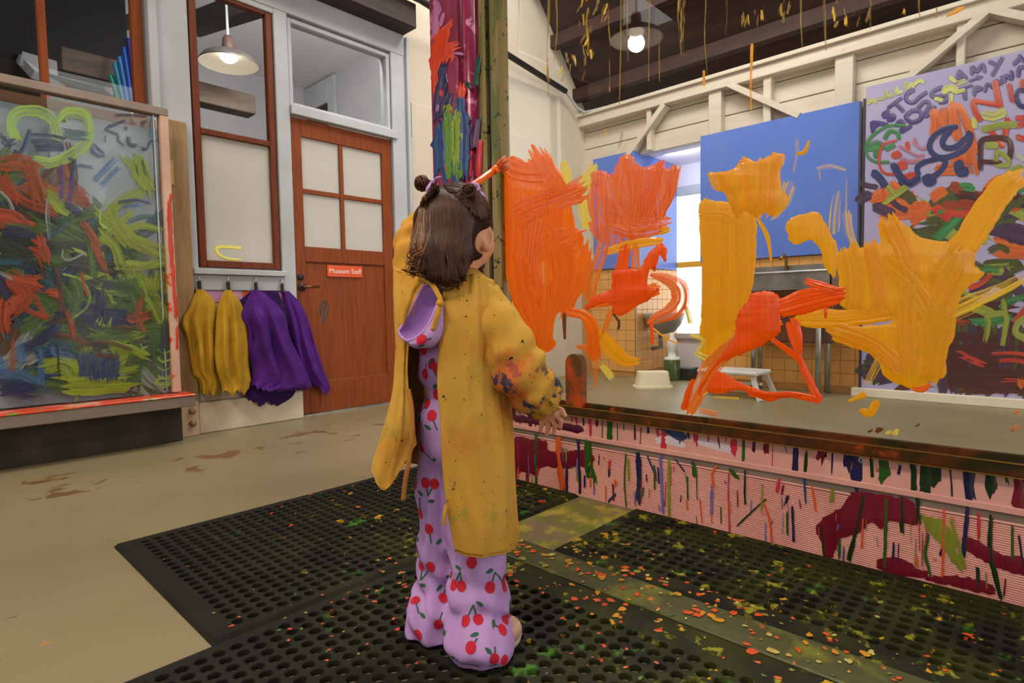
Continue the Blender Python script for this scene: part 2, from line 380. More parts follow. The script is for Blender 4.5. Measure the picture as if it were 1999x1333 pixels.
# ---- wall_left (the wall with the office windows and door), face at Y=3.85
Yf = 3.85
wl = thing('wall_left', 'white painted wall with office windows and orange door', None, (1.2, Yf, 0), kind='structure')
b = MB()
def wall(x0, x1, z0, z1, y0=3.87, y1=3.97): b.box((x0, y0, z0), (x1, y1, z1))
wall(-2.5, 1.32, 0, 1.25); wall(1.06, 1.32, 1.25, 3.3); wall(-2.5, 1.06, 3.3, 4.7); wall(1.06, 1.32, 3.3, 4.7)
wall(1.32, 1.83, 0, 1.02); wall(1.32, 1.83, 2.72, 4.7); wall(1.83, 1.935, 0, 4.7); wall(1.935, 2.76, 2.72, 4.7); wall(2.76, 2.9, 0, 4.7)
b.build('wall_panel', WHITE, wl)
MB().box((2.9, 3.89, 0), (6.4, 4.0, 4.7)).build('wall_panel', CREAM, wl)
MB().box((2.97, 3.862, 0.0), (5.0, 3.889, 2.41), 0.002).build('wall_sheet', CREAM, wl)
MB().box((2.953, 3.85, 2.13), (2.968, 3.888, 2.40)).build('hinge_strip', STEEL, wl)
# boards and trims of the wall
for x0, x1, z0, z1, y0, m in (
    (1.09, 1.135, 1.2, 3.3, 3.80, WHITE), (1.137, 1.31, 0.19, 3.4, 3.835, WHITE),     # corner post boards
    (1.836, 1.93, 0.0, 2.9, 3.83, WHITE), (2.765, 2.895, 0.0, 2.78, 3.83, WHITE),     # stiles beside window and door
    (1.31, 2.895, 2.735, 2.90, 3.825, WHITE), (1.31, 1.836, 2.70, 2.735, 3.83, WHITE),
    (2.895, 2.925, 0.0, 2.88, 3.80, WHITE)):
    MB().box((x0, y0, z0), (x1, 3.868, z1), 0.004).build('board', m, wl)
MB().box((1.27, 3.80, 0.972), (1.85, 3.868, 1.008), 0.004).build('window_sill', WHITE, wl)
MB().box((1.27, 3.825, 0.875), (1.85, 3.868, 0.97), 0.004).build('hook_rail', WHITE, wl)
LOWP = mat('stained_white_panel', rgb(214, 200, 178), 0.55, rgb(196, 178, 150), 4.0, spots=((rgb(120, 110, 96), 5.0, 0.66, 0.70, 2.0),))
MB().box((1.27, 3.84, 0.19), (1.93, 3.868, 0.80), 0.003).build('lower_panel', LOWP, wl)
STRIP = mat('painted_strip', rgb(222, 96, 36), 0.4, rgb(214, 160, 196), 5.0, 0.48, 0.52, spots=((rgb(226, 190, 170), 20, 0.6, 0.63, 4.0),))
MB().box((1.27, 3.835, 0.80), (1.93, 3.868, 0.874), 0.003).build('painted_strip', STRIP, wl)
tag(MB().box((1.255, 3.79, 0.0), (1.93, 3.868, 0.19), 0.006).build('baseboard_left', LOWP), 'scuffed cream baseboard under the hanging smocks', kind='structure')
# dark beam and black conduit high on the wall
tag(MB().box((-1.5, 3.66, 2.895), (2.893, 3.84, 3.08), 0.006).build('ceiling_beam', DARKW), 'dark brown beam running above the door transom', 'beam')
cdt = thing('conduit', 'thin black conduit running along the upper wall', 'pipe', (3.0, 3.7, 3.0))
MB().tube([(1.6, 3.62, 3.10), (2.893, 3.62, 3.10), (4.93, 3.80, 2.98)], 0.028, 10).build('pipe', BLACKM, cdt)
MB().tube([(4.93, 3.80, 2.98), (5.02, 3.80, 2.93), (5.12, 3.80, 2.86), (5.24, 3.78, 2.83), (5.27, 3.5, 2.83)], 0.014, 8).build('cable', WHITE, cdt)

# ---- window_1 (upper left, behind the painted easel)
def winframe(name, label, x0, x1, z0, z1, fw, yy, m, panes, bars=()):
    w = thing(name, label, None, (x0, yy, z0), kind='structure')
    MB().box((x0, yy, z0), (x0+fw, yy+0.05, z1), 0.004).build('frame_stile', m, w); MB().box((x1-fw, yy, z0), (x1, yy+0.05, z1), 0.004).build('frame_stile', m, w)
    MB().box((x0+fw, yy, z0), (x1-fw, yy+0.05, z0+fw), 0.004).build('frame_rail', m, w); MB().box((x0+fw, yy, z1-fw), (x1-fw, yy+0.05, z1), 0.004).build('frame_rail', m, w)
    for a, c in bars: MB().box(a, c, 0.004).build('glazing_bar', m, w)
    for a, c, pm in panes: MB().box(a, c).build('pane', pm, w)
    return w
winframe('window_1', 'orange wood framed window above the painted glass easel', -1.2, 1.075, 1.2, 3.3, 0.055, 3.85, WOOD,
         [((-1.14, 3.875, 1.25), (0.60, 3.879, 3.24), GLASS), ((0.635, 3.875, 1.25), (1.02, 3.879, 3.24), GLASS)],
         [((0.60, 3.85, 1.25), (0.635, 3.90, 3.25))])
winframe('window_2', 'tall orange wood framed window, clear above and frosted below', 1.32, 1.83, 1.02, 2.72, 0.042, 3.842, WOODD,
         [((1.362, 3.868, 1.062), (1.788, 3.872, 1.83), FROST), ((1.362, 3.868, 1.866), (1.788, 3.872, 2.678), GLASS)],
         [((1.362, 3.842, 1.83), (1.788, 3.892, 1.866))])
stain = thing('paint_mark', 'yellow curved paint mark on the frosted window pane', 'paint mark', (1.5, 3.866, 1.1))
def pw(x, y): return ony(x, y, 3.8675)
YEL = paint('lemon_paint', rgb(226, 214, 40), rgb(240, 232, 110), None)
def z4(x, y): return (340+x*0.315, 450+y*0.315)
stroke(stain, [z4(410, 108), z4(330, 100), z4(262, 108), z4(280, 150), z4(340, 176), z4(415, 180)], [6, 7, 8, 6, 5, 3], YEL, pw, (0, -1, 0), seed=2)
# ---- transom window_3 and door_1
winframe('window_3', 'white framed clear transom window above the orange door', 1.935, 2.76, 2.13, 2.72, 0.03, 3.845, WHITE,
         [((1.965, 3.872, 2.16), (2.73, 3.876, 2.69), GLASS)])
MB().box((1.93, 3.81, 2.072), (2.80, 3.87, 2.135), 0.004).build('door_header', WHITE, wl)
dr = thing('door_1', 'orange wood door with four frosted panes and staff sign', None, (1.94, 3.86, 0), kind='structure')
dx0, dx1, dy = 1.94, 2.757, 3.855
for a, c in (((dx0, dy, 0.012), (dx0+0.075, dy+0.045, 2.066)), ((dx1-0.085, dy, 0.012), (dx1, dy+0.045, 2.066))): MB().box(a, c, 0.003).build('door_stile', WOOD, dr)
for z0, z1 in ((1.945, 2.066), (1.085, 1.19), (0.012, 0.235)): MB().box((dx0+0.075, dy, z0), (dx1-0.085, dy+0.045, z1), 0.003).build('door_rail', WOOD, dr)
MB().box((dx0+0.075, dy+0.012, 0.235), (dx1-0.085, dy+0.036, 1.085)).build('door_panel', WOOD, dr)
MB().box((dx0+0.075, dy+0.008, 1.075), (dx1-0.085, dy+0.02, 1.087), 0.003).build('panel_moulding', WOODD, dr)
gx = 2.322; gz = 1.575
MB().box((gx-0.016, dy+0.004, 1.19), (gx+0.016, dy+0.04, 1.945), 0.003).build('glazing_bar', WOOD, dr)
MB().box((dx0+0.075, dy+0.004, gz-0.016), (gx-0.016, dy+0.04, gz+0.016), 0.003).build('glazing_bar', WOOD, dr); MB().box((gx+0.016, dy+0.004, gz-0.016), (dx1-0.085, dy+0.04, gz+0.016), 0.003).build('glazing_bar', WOOD, dr)
for x0, x1 in ((dx0+0.075, gx-0.016), (gx+0.016, dx1-0.085)):
    for z0, z1 in ((1.19, gz-0.016), (gz+0.016, 1.945)): MB().box((x0, dy+0.018, z0), (x1, dy+0.024, z1)).build('pane', FROST, dr)
MB().box((dx0, dy-0.03, 0.0), (dx1, dy+0.05, 0.012)).build('threshold', STEEL, dr)
BRONZE = mat('bronze_handle', rgb(120, 84, 52), 0.35, metal=0.8)
h = MB(); h.lathe((0, 0, 0), [(0, 0), (0.028, 0), (0.030, 0.004), (0.028, 0.012), (0, 0.012)], 20)
hp = np.array(h.v); h.v = [V3((1.978+p[0], dy-p[2], 0.905+p[1])) for p in hp]; h.build('handle_rose', BLACKM, dr, True)
h = MB(); h.tube([(1.978, dy-0.01, 0.905), (1.978, dy-0.045, 0.905), (2.0, dy-0.05, 0.906), (2.085, dy-0.05, 0.908)], [0.010, 0.010, 0.010, 0.008], 10); h.build('handle', BRONZE, dr, True)
h = MB(); h.lathe((0, 0, 0), [(0, 0), (0.022, 0), (0.022, 0.01), (0.010, 0.014), (0, 0.014)], 20); h.v = [V3((1.972+p[0], dy-p[2], 0.975+p[1])) for p in h.v]; h.build('lock_cylinder', BLACKM, dr, True)
# black paint mark on the door
DK = paint('black_paint', rgb(30, 24, 24), rgb(44, 34, 30), 0.42)
def pd(x, y): return ony(x, y, dy+0.0115)
mk = thing('paint_mark', 'black looping paint mark on the orange door panel', 'paint mark', (2.1, dy, 0.8))
stroke(mk, [z4(905, 520), z4(905, 470), z4(930, 440), z4(945, 450), z4(925, 500), z4(925, 570)], 4, DK, pd, (0, -1, 0), seed=5); stroke(mk, [z4(960, 470), z4(945, 520), z4(930, 570)], 3, DK, pd, (0, -1, 0), seed=6)
# sign
sg = thing('door_sign', 'orange door sign reading Museum Staff', 'sign', (2.32, dy-0.004, 1.03))
p0, p1 = ony(639, 518, dy), ony(708, 540, dy)
SIGN = mat('sign_orange', rgb(224, 84, 34), 0.4)
MB().box((p0[0], dy+0.001, 0.985), (p1[0], dy+0.0118, 1.068), 0.002).build('plate', SIGN, sg)
def text(s, size, loc, rot, m, parent, name='lettering', ext=0.001):
    cu = bpy.data.curves.new(name, 'FONT'); cu.body = s; cu.size = size; cu.align_x = 'CENTER'; cu.align_y = 'CENTER'; cu.extrude = ext
    t = bpy.data.objects.new(name, cu); col.objects.link(t); me = bpy.data.meshes.new_from_object(t); bpy.data.objects.remove(t)
    me.transform(Matrix.Translation(Vector(loc)) @ rot)
    return link(name, me, m, parent)
LET = mat('sign_white', rgb(240, 226, 214), 0.5)
text('Museum Staff', 0.049, (0.5*(p0[0]+p1[0]), dy, 1.026), Matrix.Rotation(math.pi/2, 4, 'X'), LET, sg)

# ---- office beyond the wall
OFFW = mat('office_wall', rgb(186, 186, 190), 0.7, rgb(176, 176, 182), 2.0)
OFFC = mat('office_ceiling', rgb(226, 222, 226), 0.7)
of = thing('wall_office', 'pale grey office walls and ceiling beyond the door wall', None, (2.5, 6, 0), kind='structure')
Xo = 3.75; zo = float(onx(722, 107, Xo)[2])
MB().box((Xo, 3.97, 0), (Xo+0.1, 7.2, zo+0.4)).build('wall_panel', OFFW, of)
MB().box((0.9, 7.0, 0), (Xo, 7.1, zo+0.4)).build('wall_panel', OFFW, of)
MB().box((1.0, 3.97, zo), (Xo, 7.1, zo+0.1)).build('ceiling_panel', OFFC, of)
# white casing of an inner doorway seen through the transom
pa = onx(566, 200, Xo); pb = onx(657, 150, Xo)
cas = thing('door_2', 'white door casing inside the office seen through transom', None, (Xo, float(pb[1]), 0), kind='structure')
yb = float(pb[1]); ya = float(pa[1])
MB().box((Xo-0.04, yb, 0), (Xo, yb+0.16, zo-0.02), 0.004).build('casing', WHITE, cas); MB().box((Xo-0.04, yb+0.16, zo-0.30), (Xo, ya+0.4, zo-0.02), 0.004).build('casing', WHITE, cas)
MB().box((Xo-0.012, yb+0.16, 0), (Xo-0.002, ya+0.4, zo-0.30)).build('opening_shade_sheet', DARKW, cas)  # dark sheet colours in the shade of the doorway
# beams in the office
Yb = 5.3; q0 = ony(388, 166, Yb); q1 = ony(500, 228, Yb)
tag(MB().box((0.95, Yb, q1[2]+0.02), (q1[0], Yb+0.16, q1[2]+0.19), 0.006).build('office_beam', mat('office_beam_wood', rgb(92, 76, 64), 0.7, rgb(70, 56, 46), 4.0, stretch=(1, 8, 8), bump=0.15)), 'brown exposed beam behind the hanging pendant lamp', 'beam')
e0 = dep(375, 50, 5.4); e1 = dep(478, 14, 4.7)
tag(MB().beam(e0, e1+(e1-e0)*0.6, 0.14, 0.16).build('roof_brace', DARKW), 'dark sloping roof brace above the pendant lamp', 'beam')
# pendant lamps ----------------------------------------------------------------------------
ENA = mat('lamp_enamel_outside', rgb(74, 68, 64), 0.4); ENI = mat('lamp_enamel_inside', rgb(236, 232, 224), 0.35); SOCK = mat('lamp_socket', rgb(84, 58, 54), 0.5)
BULB = emis('lamp_bulb', (1.0, 0.88, 0.68, 1), 5.0)
def pendant(label, p, R, top, power, colr, group=None, glow=0.25):
    t = thing('pendant_lamp', label, 'lamp', p, group); p = np.array(p, float); k = R/0.225
    MB().lathe(p, [(R, 0), (R*1.012, 0.006*k), (R*0.97, 0.02*k), (R*0.86, 0.055*k), (R*0.62, 0.085*k), (R*0.34, 0.10*k), (R*0.20, 0.12*k), (R*0.2, 0.125*k)], 40).build('shade', ENA, t, True)
    MB().lathe(p, [(R*0.995, 0.001), (R*0.95, 0.018*k), (R*0.84, 0.050*k), (R*0.6, 0.078*k), (R*0.3, 0.092*k), (0.001, 0.095*k)], 40).build('shade_lining', ENI, t, True)
    MB().lathe(p, [(R*0.23, 0.10*k), (R*0.21, 0.13*k), (R*0.19, 0.20*k), (R*0.13, 0.225*k), (0.012*k, 0.23*k)], 24).build('socket', SOCK, t, True)
    MB().tube([p+(0, 0, 0.225*k), (p[0], p[1], top)], 0.011*k, 8).build('rod', mat('lamp_rod', rgb(190, 196, 198), 0.4, metal=0.4), t)
    MB().lathe(p, [(0.001, 0.012*k), (R*0.16, 0.02*k), (R*0.29, 0.045*k), (R*0.31, 0.07*k), (R*0.2, 0.092*k)], 24).build('bulb', BULB, t, True)
    l = bpy.data.lights.new('lamp_light', 'SPOT'); l.energy = power; l.color = colr; l.shadow_soft_size = 0.07; l.spot_size = math.radians(150); l.spot_blend = 0.6
    o = bpy.data.objects.new('lamp_light', l); col.objects.link(o); o.parent = t; o.location = (0, 0, -0.03)
    l = bpy.data.lights.new('lamp_glow', 'POINT'); l.energy = glow; l.color = colr; l.shadow_soft_size = 0.05
    o = bpy.data.objects.new('lamp_glow', l); col.objects.link(o); o.parent = t; o.location = (0, 0, 0.004)
    return t
c0 = dep(447, 126, 4.75)
pendant('enamel pendant lamp hanging in the office window', c0, 0.225, zo, 6.0, (1.0, 0.9, 0.74))
# the lamp whose mirror image shows in the painted glass
vq = dep(1241, 77, 5.0); GX = 1.82
for i, (lab, q) in enumerate((('enamel pendant lamp mirrored in the top of the glass wall', (2*GX-vq[0], vq[1], vq[2])), ('added unseen enamel pendant lamp overhead, lighting the child from behind left', (2*GX-vq[0]+0.3, vq[1]-2.2, vq[2])))):  # second lamp is unseen, added for its light on the child
    pendant(lab, q, 0.225, 4.5, LIGHTS['pend']*3.0, (1.0, 0.88, 0.70), 'pendant lamps of the painting room', 8.0)

# ---- behind window_1: dark roof space, duct and bright curtain
dk = thing('wall_roof_space', 'dark roof space seen through the upper left window', None, (0.2, 5.6, 2), kind='structure')
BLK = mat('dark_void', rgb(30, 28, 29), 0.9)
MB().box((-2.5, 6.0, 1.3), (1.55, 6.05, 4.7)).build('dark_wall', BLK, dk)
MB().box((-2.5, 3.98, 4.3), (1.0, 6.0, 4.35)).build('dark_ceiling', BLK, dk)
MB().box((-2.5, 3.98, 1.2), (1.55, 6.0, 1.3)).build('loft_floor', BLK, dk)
sl = thing('roof_rafter', 'dark rafters crossing behind the upper left window', 'rafter', (0.5, 5.5, 3))
for (xa, ya_), (xb, yb_) in (((0, 70), (150, 190)), ((140, 0), (225, 60)), ((0, 130), (180, 60)), ((110, 85), (260, 40))):
    MB().beam(dep(xa, ya_, 4.9), dep(xb, yb_, 5.3), 0.09, 0.10).build('rafter', DARKW, sl)
dct = thing('air_duct', 'white angled duct behind the upper left window', 'duct', dep(130, 150, 4.6))
WD = mat('duct_white', rgb(206, 208, 214), 0.5)
MB().beam(dep(52, 122, 4.6), dep(215, 168, 4.75), 0.16, 0.11).build('duct_run', WD, dct)
MB().beam(dep(48, 118, 4.6), dep(78, 150, 4.55), 0.10, 0.07).build('duct_elbow', WD, dct)
MB().beam(dep(95, 158, 4.55), dep(118, 170, 4.55), 0.06, 0.06).build('duct_joint', WD, dct)
tl = thing('tube_reflection', 'slim glowing tubes standing in for fluorescent reflections in the upper window', 'lamp', dep(75, 28, 4.7))
for (xa, ya_), (xb, yb_) in (((26, 14), (122, 42)), ((60, 5), (110, 18)),):
    MB().tube([dep(xa, ya_, 4.8), dep(xb, yb_, 4.9)], 0.014, 8).build('tube', emis('reflection_glow', (0.75, 0.88, 1.0, 1), 0.35), tl)  # glowing tubes stand in for fluorescent reflections in the pane
cur = thing('curtain', 'bright blue to violet curtain behind the upper left window', 'curtain', dep(245, 195, 4.3))
cc = [(40, 170, 150), (60, 170, 220), (70, 150, 240), (50, 110, 220), (60, 60, 190), (70, 40, 150)]
for i, c_ in enumerate(cc):
    xt = 214+i*9.0; tops = [146, 122, 110, 92, 74, 62][i]
    P = np.array([[dep(xt+k*2.4-(0 if r else 0)+r*2.0-4+(8-i*1.0)*r/6.0, tops+(205-tops)*r/6.0, 4.35+0.02*math.cos(k*1.4)) for k in range(6)] for r in range(7)])
    solidify(MB().grid(P).build('fold', mat('curtain_%d' % i, rgb(*c_), 0.5), cur, True), 0.006)
# ================================================================== back wall behind the glass, X = 5.3
XB = 5.3
wb = thing('wall_back', 'white plank back wall with studs, braces and tiled dado', None, (XB, 1.5, 0), kind='structure')
PLANK = mat('plank_white', rgb(214, 204, 188), 0.55, rgb(202, 189, 172), 3.0, stretch=(1, 0.5, 6), bump=0.05)
yA0, yA1 = 2.484, 3.21      # alcove
bk = MB()
bk.box((XB+0.02, -3.0, 0), (XB+0.12, yA0, 2.30)).box((XB+0.02, yA1, 0), (XB+0.12, 3.9, 2.30)); bk.build('wall_panel', PLANK, wb)
MB().box((XB+0.12, -3.0, 2.3), (XB+0.17, 3.9, 2.8)).build('sheathing', PLANK, wb)
z = 2.30
for k in range(3):
    MB().box((XB+0.09, -3.0, z), (XB+0.12, 3.9, z+0.175), 0.004).build('plank', PLANK, wb); z += 0.183
def bpt(x, y, d=XB): return onx(x, y, d)
# top plate, studs, braces
MB().box((XB-0.03, -3.0, 2.70), (XB+0.10, 3.9, 2.80), 0.005).build('top_plate', PLANK, wb)
MB().box((XB-0.06, -3.0, 2.80), (XB+0.14, 3.9, 2.835), 0.004).build('plate_moulding', PLANK, wb)
for y0, y1 in ((1.231, 1.362), (1.86, 1.925), (2.30, 2.42), (3.02, 3.07), (0.53, 0.58), (-0.35, -0.22)):
    MB().box((XB, y0, 2.3), (XB+0.09, y1, 2.70), 0.004).build('stud', PLANK, wb)
for (ya_, za), (yb_, zb) in (((2.22, 2.72), (1.62, 2.30)), ((0.42, 2.72), (1.0, 2.30)), ((2.86, 2.70), (3.30, 2.26)), ((0.38, 2.72), (-0.3, 2.3))):
    MB().beam((XB+0.02, ya_, za), (XB+0.02, yb_, zb), 0.05, 0.11, (1, 0, 0)).build('brace', PLANK, wb)
# tiles on the dado (left return, reveal, right run)
TILE = mat('tile_yellow', rgb(232, 172, 96), 0.25, rgb(224, 160, 84), 6.0, coat=0.3); GROUT = mat('grout', rgb(196, 138, 74), 0.8)
MB().box((XB+0.004, -0.4, 0), (XB+0.02, yA0, 1.14)).build('tile_bed', GROUT, wb); MB().box((XB+0.004, yA1+0.006, 0), (XB+0.02, 3.9, 1.14)).build('tile_bed', GROUT, wb)
tp = 0.1085; tm = MB().box((-0.004, -tp/2+0.0018, -tp/2+0.0018), (0.004, tp/2-0.0018, tp/2-0.0018), 0.0025); tme = bpy.data.meshes.new('tile'); tme.from_pydata(tm.v, [], tm.f); tme.materials.append(TILE)
def tile(loc, rz=0.0):
    o = bpy.data.objects.new('tile', tme); col.objects.link(o); o.parent = wb; o.matrix_parent_inverse = PINV[wb.name]; o.location = V3(loc); o.rotation_euler = (0, 0, rz)
for r in range(10):
    zz = 1.135-tp*(r+0.5)
    for k in range(13): tile((XB, yA0-tp*(k+0.5), zz))
    for k in range(5): tile((XB, yA1+tp*(k+0.5), zz))
# alcove
ALC = mat('alcove_white', rgb(232, 230, 238), 0.6); BLUE = mat('blue_board', rgb(84, 120, 210), 0.3, rgb(104, 132, 214), 1.0)
XE = 6.22
al = thing('wall_alcove', 'bright alcove with blue and tiled reveal beside the sink', None, (XE, 2.8, 0), kind='structure')
MB().box((XB+0.02, yA1+0.01, 0), (XE, yA1+0.11, 2.32)).build('reveal', ALC, al); MB().box((XB+0.02, yA0-0.1, 0), (XE, yA0, 2.32)).build('reveal', ALC, al)
MB().box((XB+0.17, yA0-0.1, 2.32), (XE+0.1, yA1+0.1, 2.40)).build('alcove_ceiling', ALC, al)
MB().box((XB+0.02, yA1+0.002, 0), (XE, yA1+0.010, 1.14)).build('tile_bed', GROUT, al)
tme2 = tme
for r in range(10):
    for k in range(8):
        o = bpy.data.objects.new('tile', tme); col.objects.link(o); o.parent = al; o.matrix_parent_inverse = PINV[al.name]; o.location = V3((XB+0.03+tp*(k+0.5), yA1, 1.135-tp*(r+0.5))); o.rotation_euler = (0, 0, math.pi/2)
w4 = thing('window_4', 'bright daylight window at the end of the alcove', None, (XE, 2.8, 0.3), kind='structure')
MB().box((XE, yA0, 2.08), (XE+0.06, yA1+0.01, 2.32)).box((XE, yA0, 0), (XE+0.06, yA1+0.01, 0.36)).build('wall_panel', ALC, w4)
MB().box((XE-0.02, yA0, 1.98), (XE+0.05, yA1, 2.08), 0.004).build('frame_rail', WHITE, w4); MB().box((XE-0.04, yA0, 0.36), (XE+0.05, yA1, 0.42), 0.004).build('window_sill', WHITE, w4)
MB().box((XE-0.02, yA0, 1.17), (XE+0.05, yA1, 1.23), 0.003).build('frame_rail', mat('yellow_rail', rgb(226, 168, 40), 0.5), w4)
MB().box((XE+0.02, yA0, 0.42), (XE+0.025, yA1, 2.0)).build('pane', GLASS, w4)
# blue boards
bb = thing('blue_board', 'large blue board on the back wall beside the painted board', 'board', (XB-0.02, 1.83, 1.14))
MB().box((XB-0.03, 1.175, 1.14), (XB-0.008, yA0, 2.31), 0.002).build('panel', BLUE, bb)
MB().box((XB-0.034, 1.16, 1.10), (XB-0.006, 1.175, 2.30)).build('edge_strip', mat('board_edge', rgb(70, 66, 96), 0.5), bb)
bb = thing('blue_board', 'blue board on the back wall left of the bright alcove', 'board', (XB-0.02, 3.4, 1.14))
MB().box((XB-0.03, yA1-0.012, 1.14), (XB-0.008, 3.70, 2.32), 0.002).build('panel', BLUE, bb); tag(MB().box((XB-0.006, yA1-0.014, 1.14), (XE-0.03, yA1-0.002, 2.315), 0.002).build('blue_board', BLUE), 'blue board lining the side of the bright alcove', 'board')

# ---- the roof over the back room: dark sloping boards, purlins and pipes
rf = thing('ceiling', 'dark brown sloping roof boards with purlins', None, (4.5, 1.5, 3), kind='structure')
def roofp(s): return np.array((5.46-s, 0, 2.84+1.2*s))
MB().add([(5.46, -4, 2.84), (5.46, 3.95, 2.84), (3.96, 3.95, 4.64), (3.96, -4, 4.64)], [(0, 1, 2, 3)]).build('roof_boards', REDW, rf)
MB().box((-4, -4, 4.64), (3.96, 3.95, 4.70)).build('roof_deck', DARKW, rf)
for s in (0.18, 0.55, 0.92, 1.25):
    p = roofp(s); MB().box((p[0]-0.11, -4, p[2]-0.10), (p[0]-0.02, 3.9, p[2]+0.03), 0.004).build('purlin', REDW, rf)
PIPE = mat('brown_pipe', rgb(92, 52, 46), 0.5)
pp = thing('sprinkler_pipe', 'reddish brown sprinkler pipes under the dark roof', 'pipe', (3.9, 1.5, 3.6))
MB().tube([(3.75, -3, 3.75), (3.75, 3.85, 3.75)], 0.03, 10).build('pipe_run', PIPE, pp, True)
MB().tube([(4.15, -3, 3.50), (4.15, 2.2, 3.50)], 0.024, 10).build('pipe_run', PIPE, pp, True)
a = dep(1345, 45, 5.6); c_ = dep(1360, 95, 5.6); d_ = dep(1420, 150, 5.65)
MB().tube([a+(0, 0.5, 0.02), a, dep(1358, 60, 5.6), c_, d_], 0.04, 10).build('pipe_elbow', PIPE, pp, True)
fl = thing('floodlight', 'small grey floodlight on the top plate of the back wall', 'lamp', dep(1640, 66, 5.2))
MB().obox(dep(1640, 66, 5.15), BAS[0]*0.04, BAS[1]*0.03, BAS[2]*0.03).build('housing', STEEL, fl)
MB().tube([dep(1641, 72, 5.15), dep(1645, 84, 5.2), onx(1648, 100, 5.275)], 0.014, 8).build('bracket', PIPE, fl)

# ---- sink counter, stool, tub, dispenser, basin
sk = thing('sink_trough', 'stainless steel trough sink on round legs', 'sink', (5.05, 1.6, 0))
bkf = [(4.90, 1.05), (5.28, 1.05)]
m_ = MB(); m_.box((4.87, 1.25, 0.86), (4.885, 2.0, 0.985), 0.003); m_.box((4.87, 1.25, 0.845), (5.27, 2.0, 0.86)); m_.box((5.255, 1.25, 0.86), (5.27, 2.0, 1.06)); m_.box((4.87, 1.985, 0.86), (5.27, 2.0, 0.985)); m_.box((4.87, 1.25, 0.86), (5.27, 1.265, 0.985))
m_.build('basin', STEEL, sk)
MB().tube([(4.87, 1.25, 0.985), (4.87, 2.0, 0.985)], 0.012, 8).build('rolled_rim', STEEL, sk)
for x, y in ((4.95, 1.86), (4.95, 1.36), (5.2, 1.90), (5.2, 1.36)): MB().tube([(x, y, 0), (x, y, 0.85)], 0.021, 10).build('leg', STEEL, sk, True)
MB().tube([(5.24, 1.7, 1.0), (5.24, 1.7, 1.12), (5.18, 1.7, 1.15), (5.10, 1.7, 1.11)], 0.012, 8).build('faucet', mat('brass', rgb(150, 112, 70), 0.4, metal=0.7), sk, True)
MB().box((5.02, 1.28, 0.42), (5.26, 1.97, 0.80), 0.01).build('under_sink_box', mat('under_sink_brown', rgb(92, 58, 42), 0.6), sk)  # plain dark brown box filling the space below the trough
st = thing('step_stool', 'white metal step stool in front of the tiled wall', 'stool', onfloor(1430, 770))
q = onfloor(1432, 772); sx, sy = q[0], q[1]; WM = mat('white_metal', rgb(214, 214, 210), 0.45, rgb(200, 196, 190), 6.0)
MB().box((sx-0.16, sy-0.24, 0.185), (sx+0.16, sy+0.24, 0.215), 0.008).build('top', WM, st)
for ax, ay in ((-1, -1), (-1, 1), (1, -1), (1, 1)): MB().beam((sx+ax*0.13, sy+ay*0.20, 0.186), (sx+ax*0.17, sy+ay*0.27, 0.0), 0.035, 0.02, (1, 0, 0)).build('leg', WM, st)
MB().box((sx-0.02, sy-0.22, 0.10), (sx+0.02, sy+0.22, 0.12)).build('stretcher', WM, st)
tb = thing('plastic_tub', 'upturned cream plastic tub on the floor behind glass', 'tub', onfloor(1272, 752))
q = onfloor(1274, 756); TUBM = mat('cream_plastic', rgb(238, 226, 196), 0.45)
def frust(c, ax, ay, h0, h1, k):
    vs = [];
    for z_, f in ((h0, 1.0), (h1, k)):
        for i in range(24):
            a = 2*math.pi*i/24; ca, sa = math.cos(a), math.sin(a); sg = lambda v: math.copysign(abs(v)**0.45, v)
            vs.append(np.array((c[0], c[1], z_))+f*(ax*sg(ca)+ay*sg(sa)))
    return vs
ax_ = BAS[0]*np.array((1, 1, 0))*0.155; ay_ = BAS[2]*np.array((1, 1, 0))*0.10
vs = frust(q, ax_, ay_, 0.018, 0.145, 0.86); MB().add(vs, [(i, (i+1) % 24, 24+(i+1) % 24, 24+i) for i in range(24)]+[tuple(range(24, 48))]).build('tub_body', TUBM, tb)
vs = frust(q, ax_*1.1, ay_*1.1, 0.0, 0.018, 1.0); MB().add(vs, [(i, (i+1) % 24, 24+(i+1) % 24, 24+i) for i in range(24)]+[tuple(range(24, 48))]).build('rim', TUBM, tb)
q = onfloor(1312, 742); ds = thing('soap_dispenser', 'green bottle with tall white pump beside the cream tub', 'bottle', q)
GRN = mat('green_liquid', rgb(64, 84, 34), 0.3, coat=0.4); PUMP = mat('pump_white', rgb(226, 226, 224), 0.4)
kk = 1.0
MB().lathe(q, [(0, 0), (0.075, 0.0), (0.08, 0.02), (0.08, 0.20), (0.07, 0.215), (0, 0.215)], 20).build('bottle', GRN, ds, True)
MB().lathe(q, [(0.075, 0.20), (0.078, 0.225), (0.04, 0.235), (0.04, 0.29), (0.055, 0.34), (0.045, 0.40), (0.02, 0.43), (0.02, 0.47), (0, 0.47)], 20).build('pump', PUMP, ds, True)
MB().box((q[0]+0.05, q[1]-0.16, 0), (q[0]+0.25, q[1]-0.02, 0.12), 0.01).build('base_block', BLACKM, ds)
sb = thing('wall_basin', 'grey rounded wall basin on the tiled alcove corner', 'basin', (5.5, 3.1, 0.4))
q0 = (XB+0.30, yA1-0.012, 0.60)
prof = [(0.02, -0.16), (0.12, -0.14), (0.20, -0.06), (0.235, 0.02), (0.24, 0.06), (0.22, 0.06), (0.17, -0.02), (0.08, -0.09), (0.0, -0.10)]
mb = MB(); mb.lathe((0, 0, 0), prof, 28); mb.v = [V3((q0[0]+p[0]*1.1, q0[1]-max(0.0, 0.16-p[1]*0.8), q0[2]+p[2])) for p in mb.v]; mb.build('bowl', mat('grey_enamel', rgb(150, 146, 138), 0.35), sb, True)
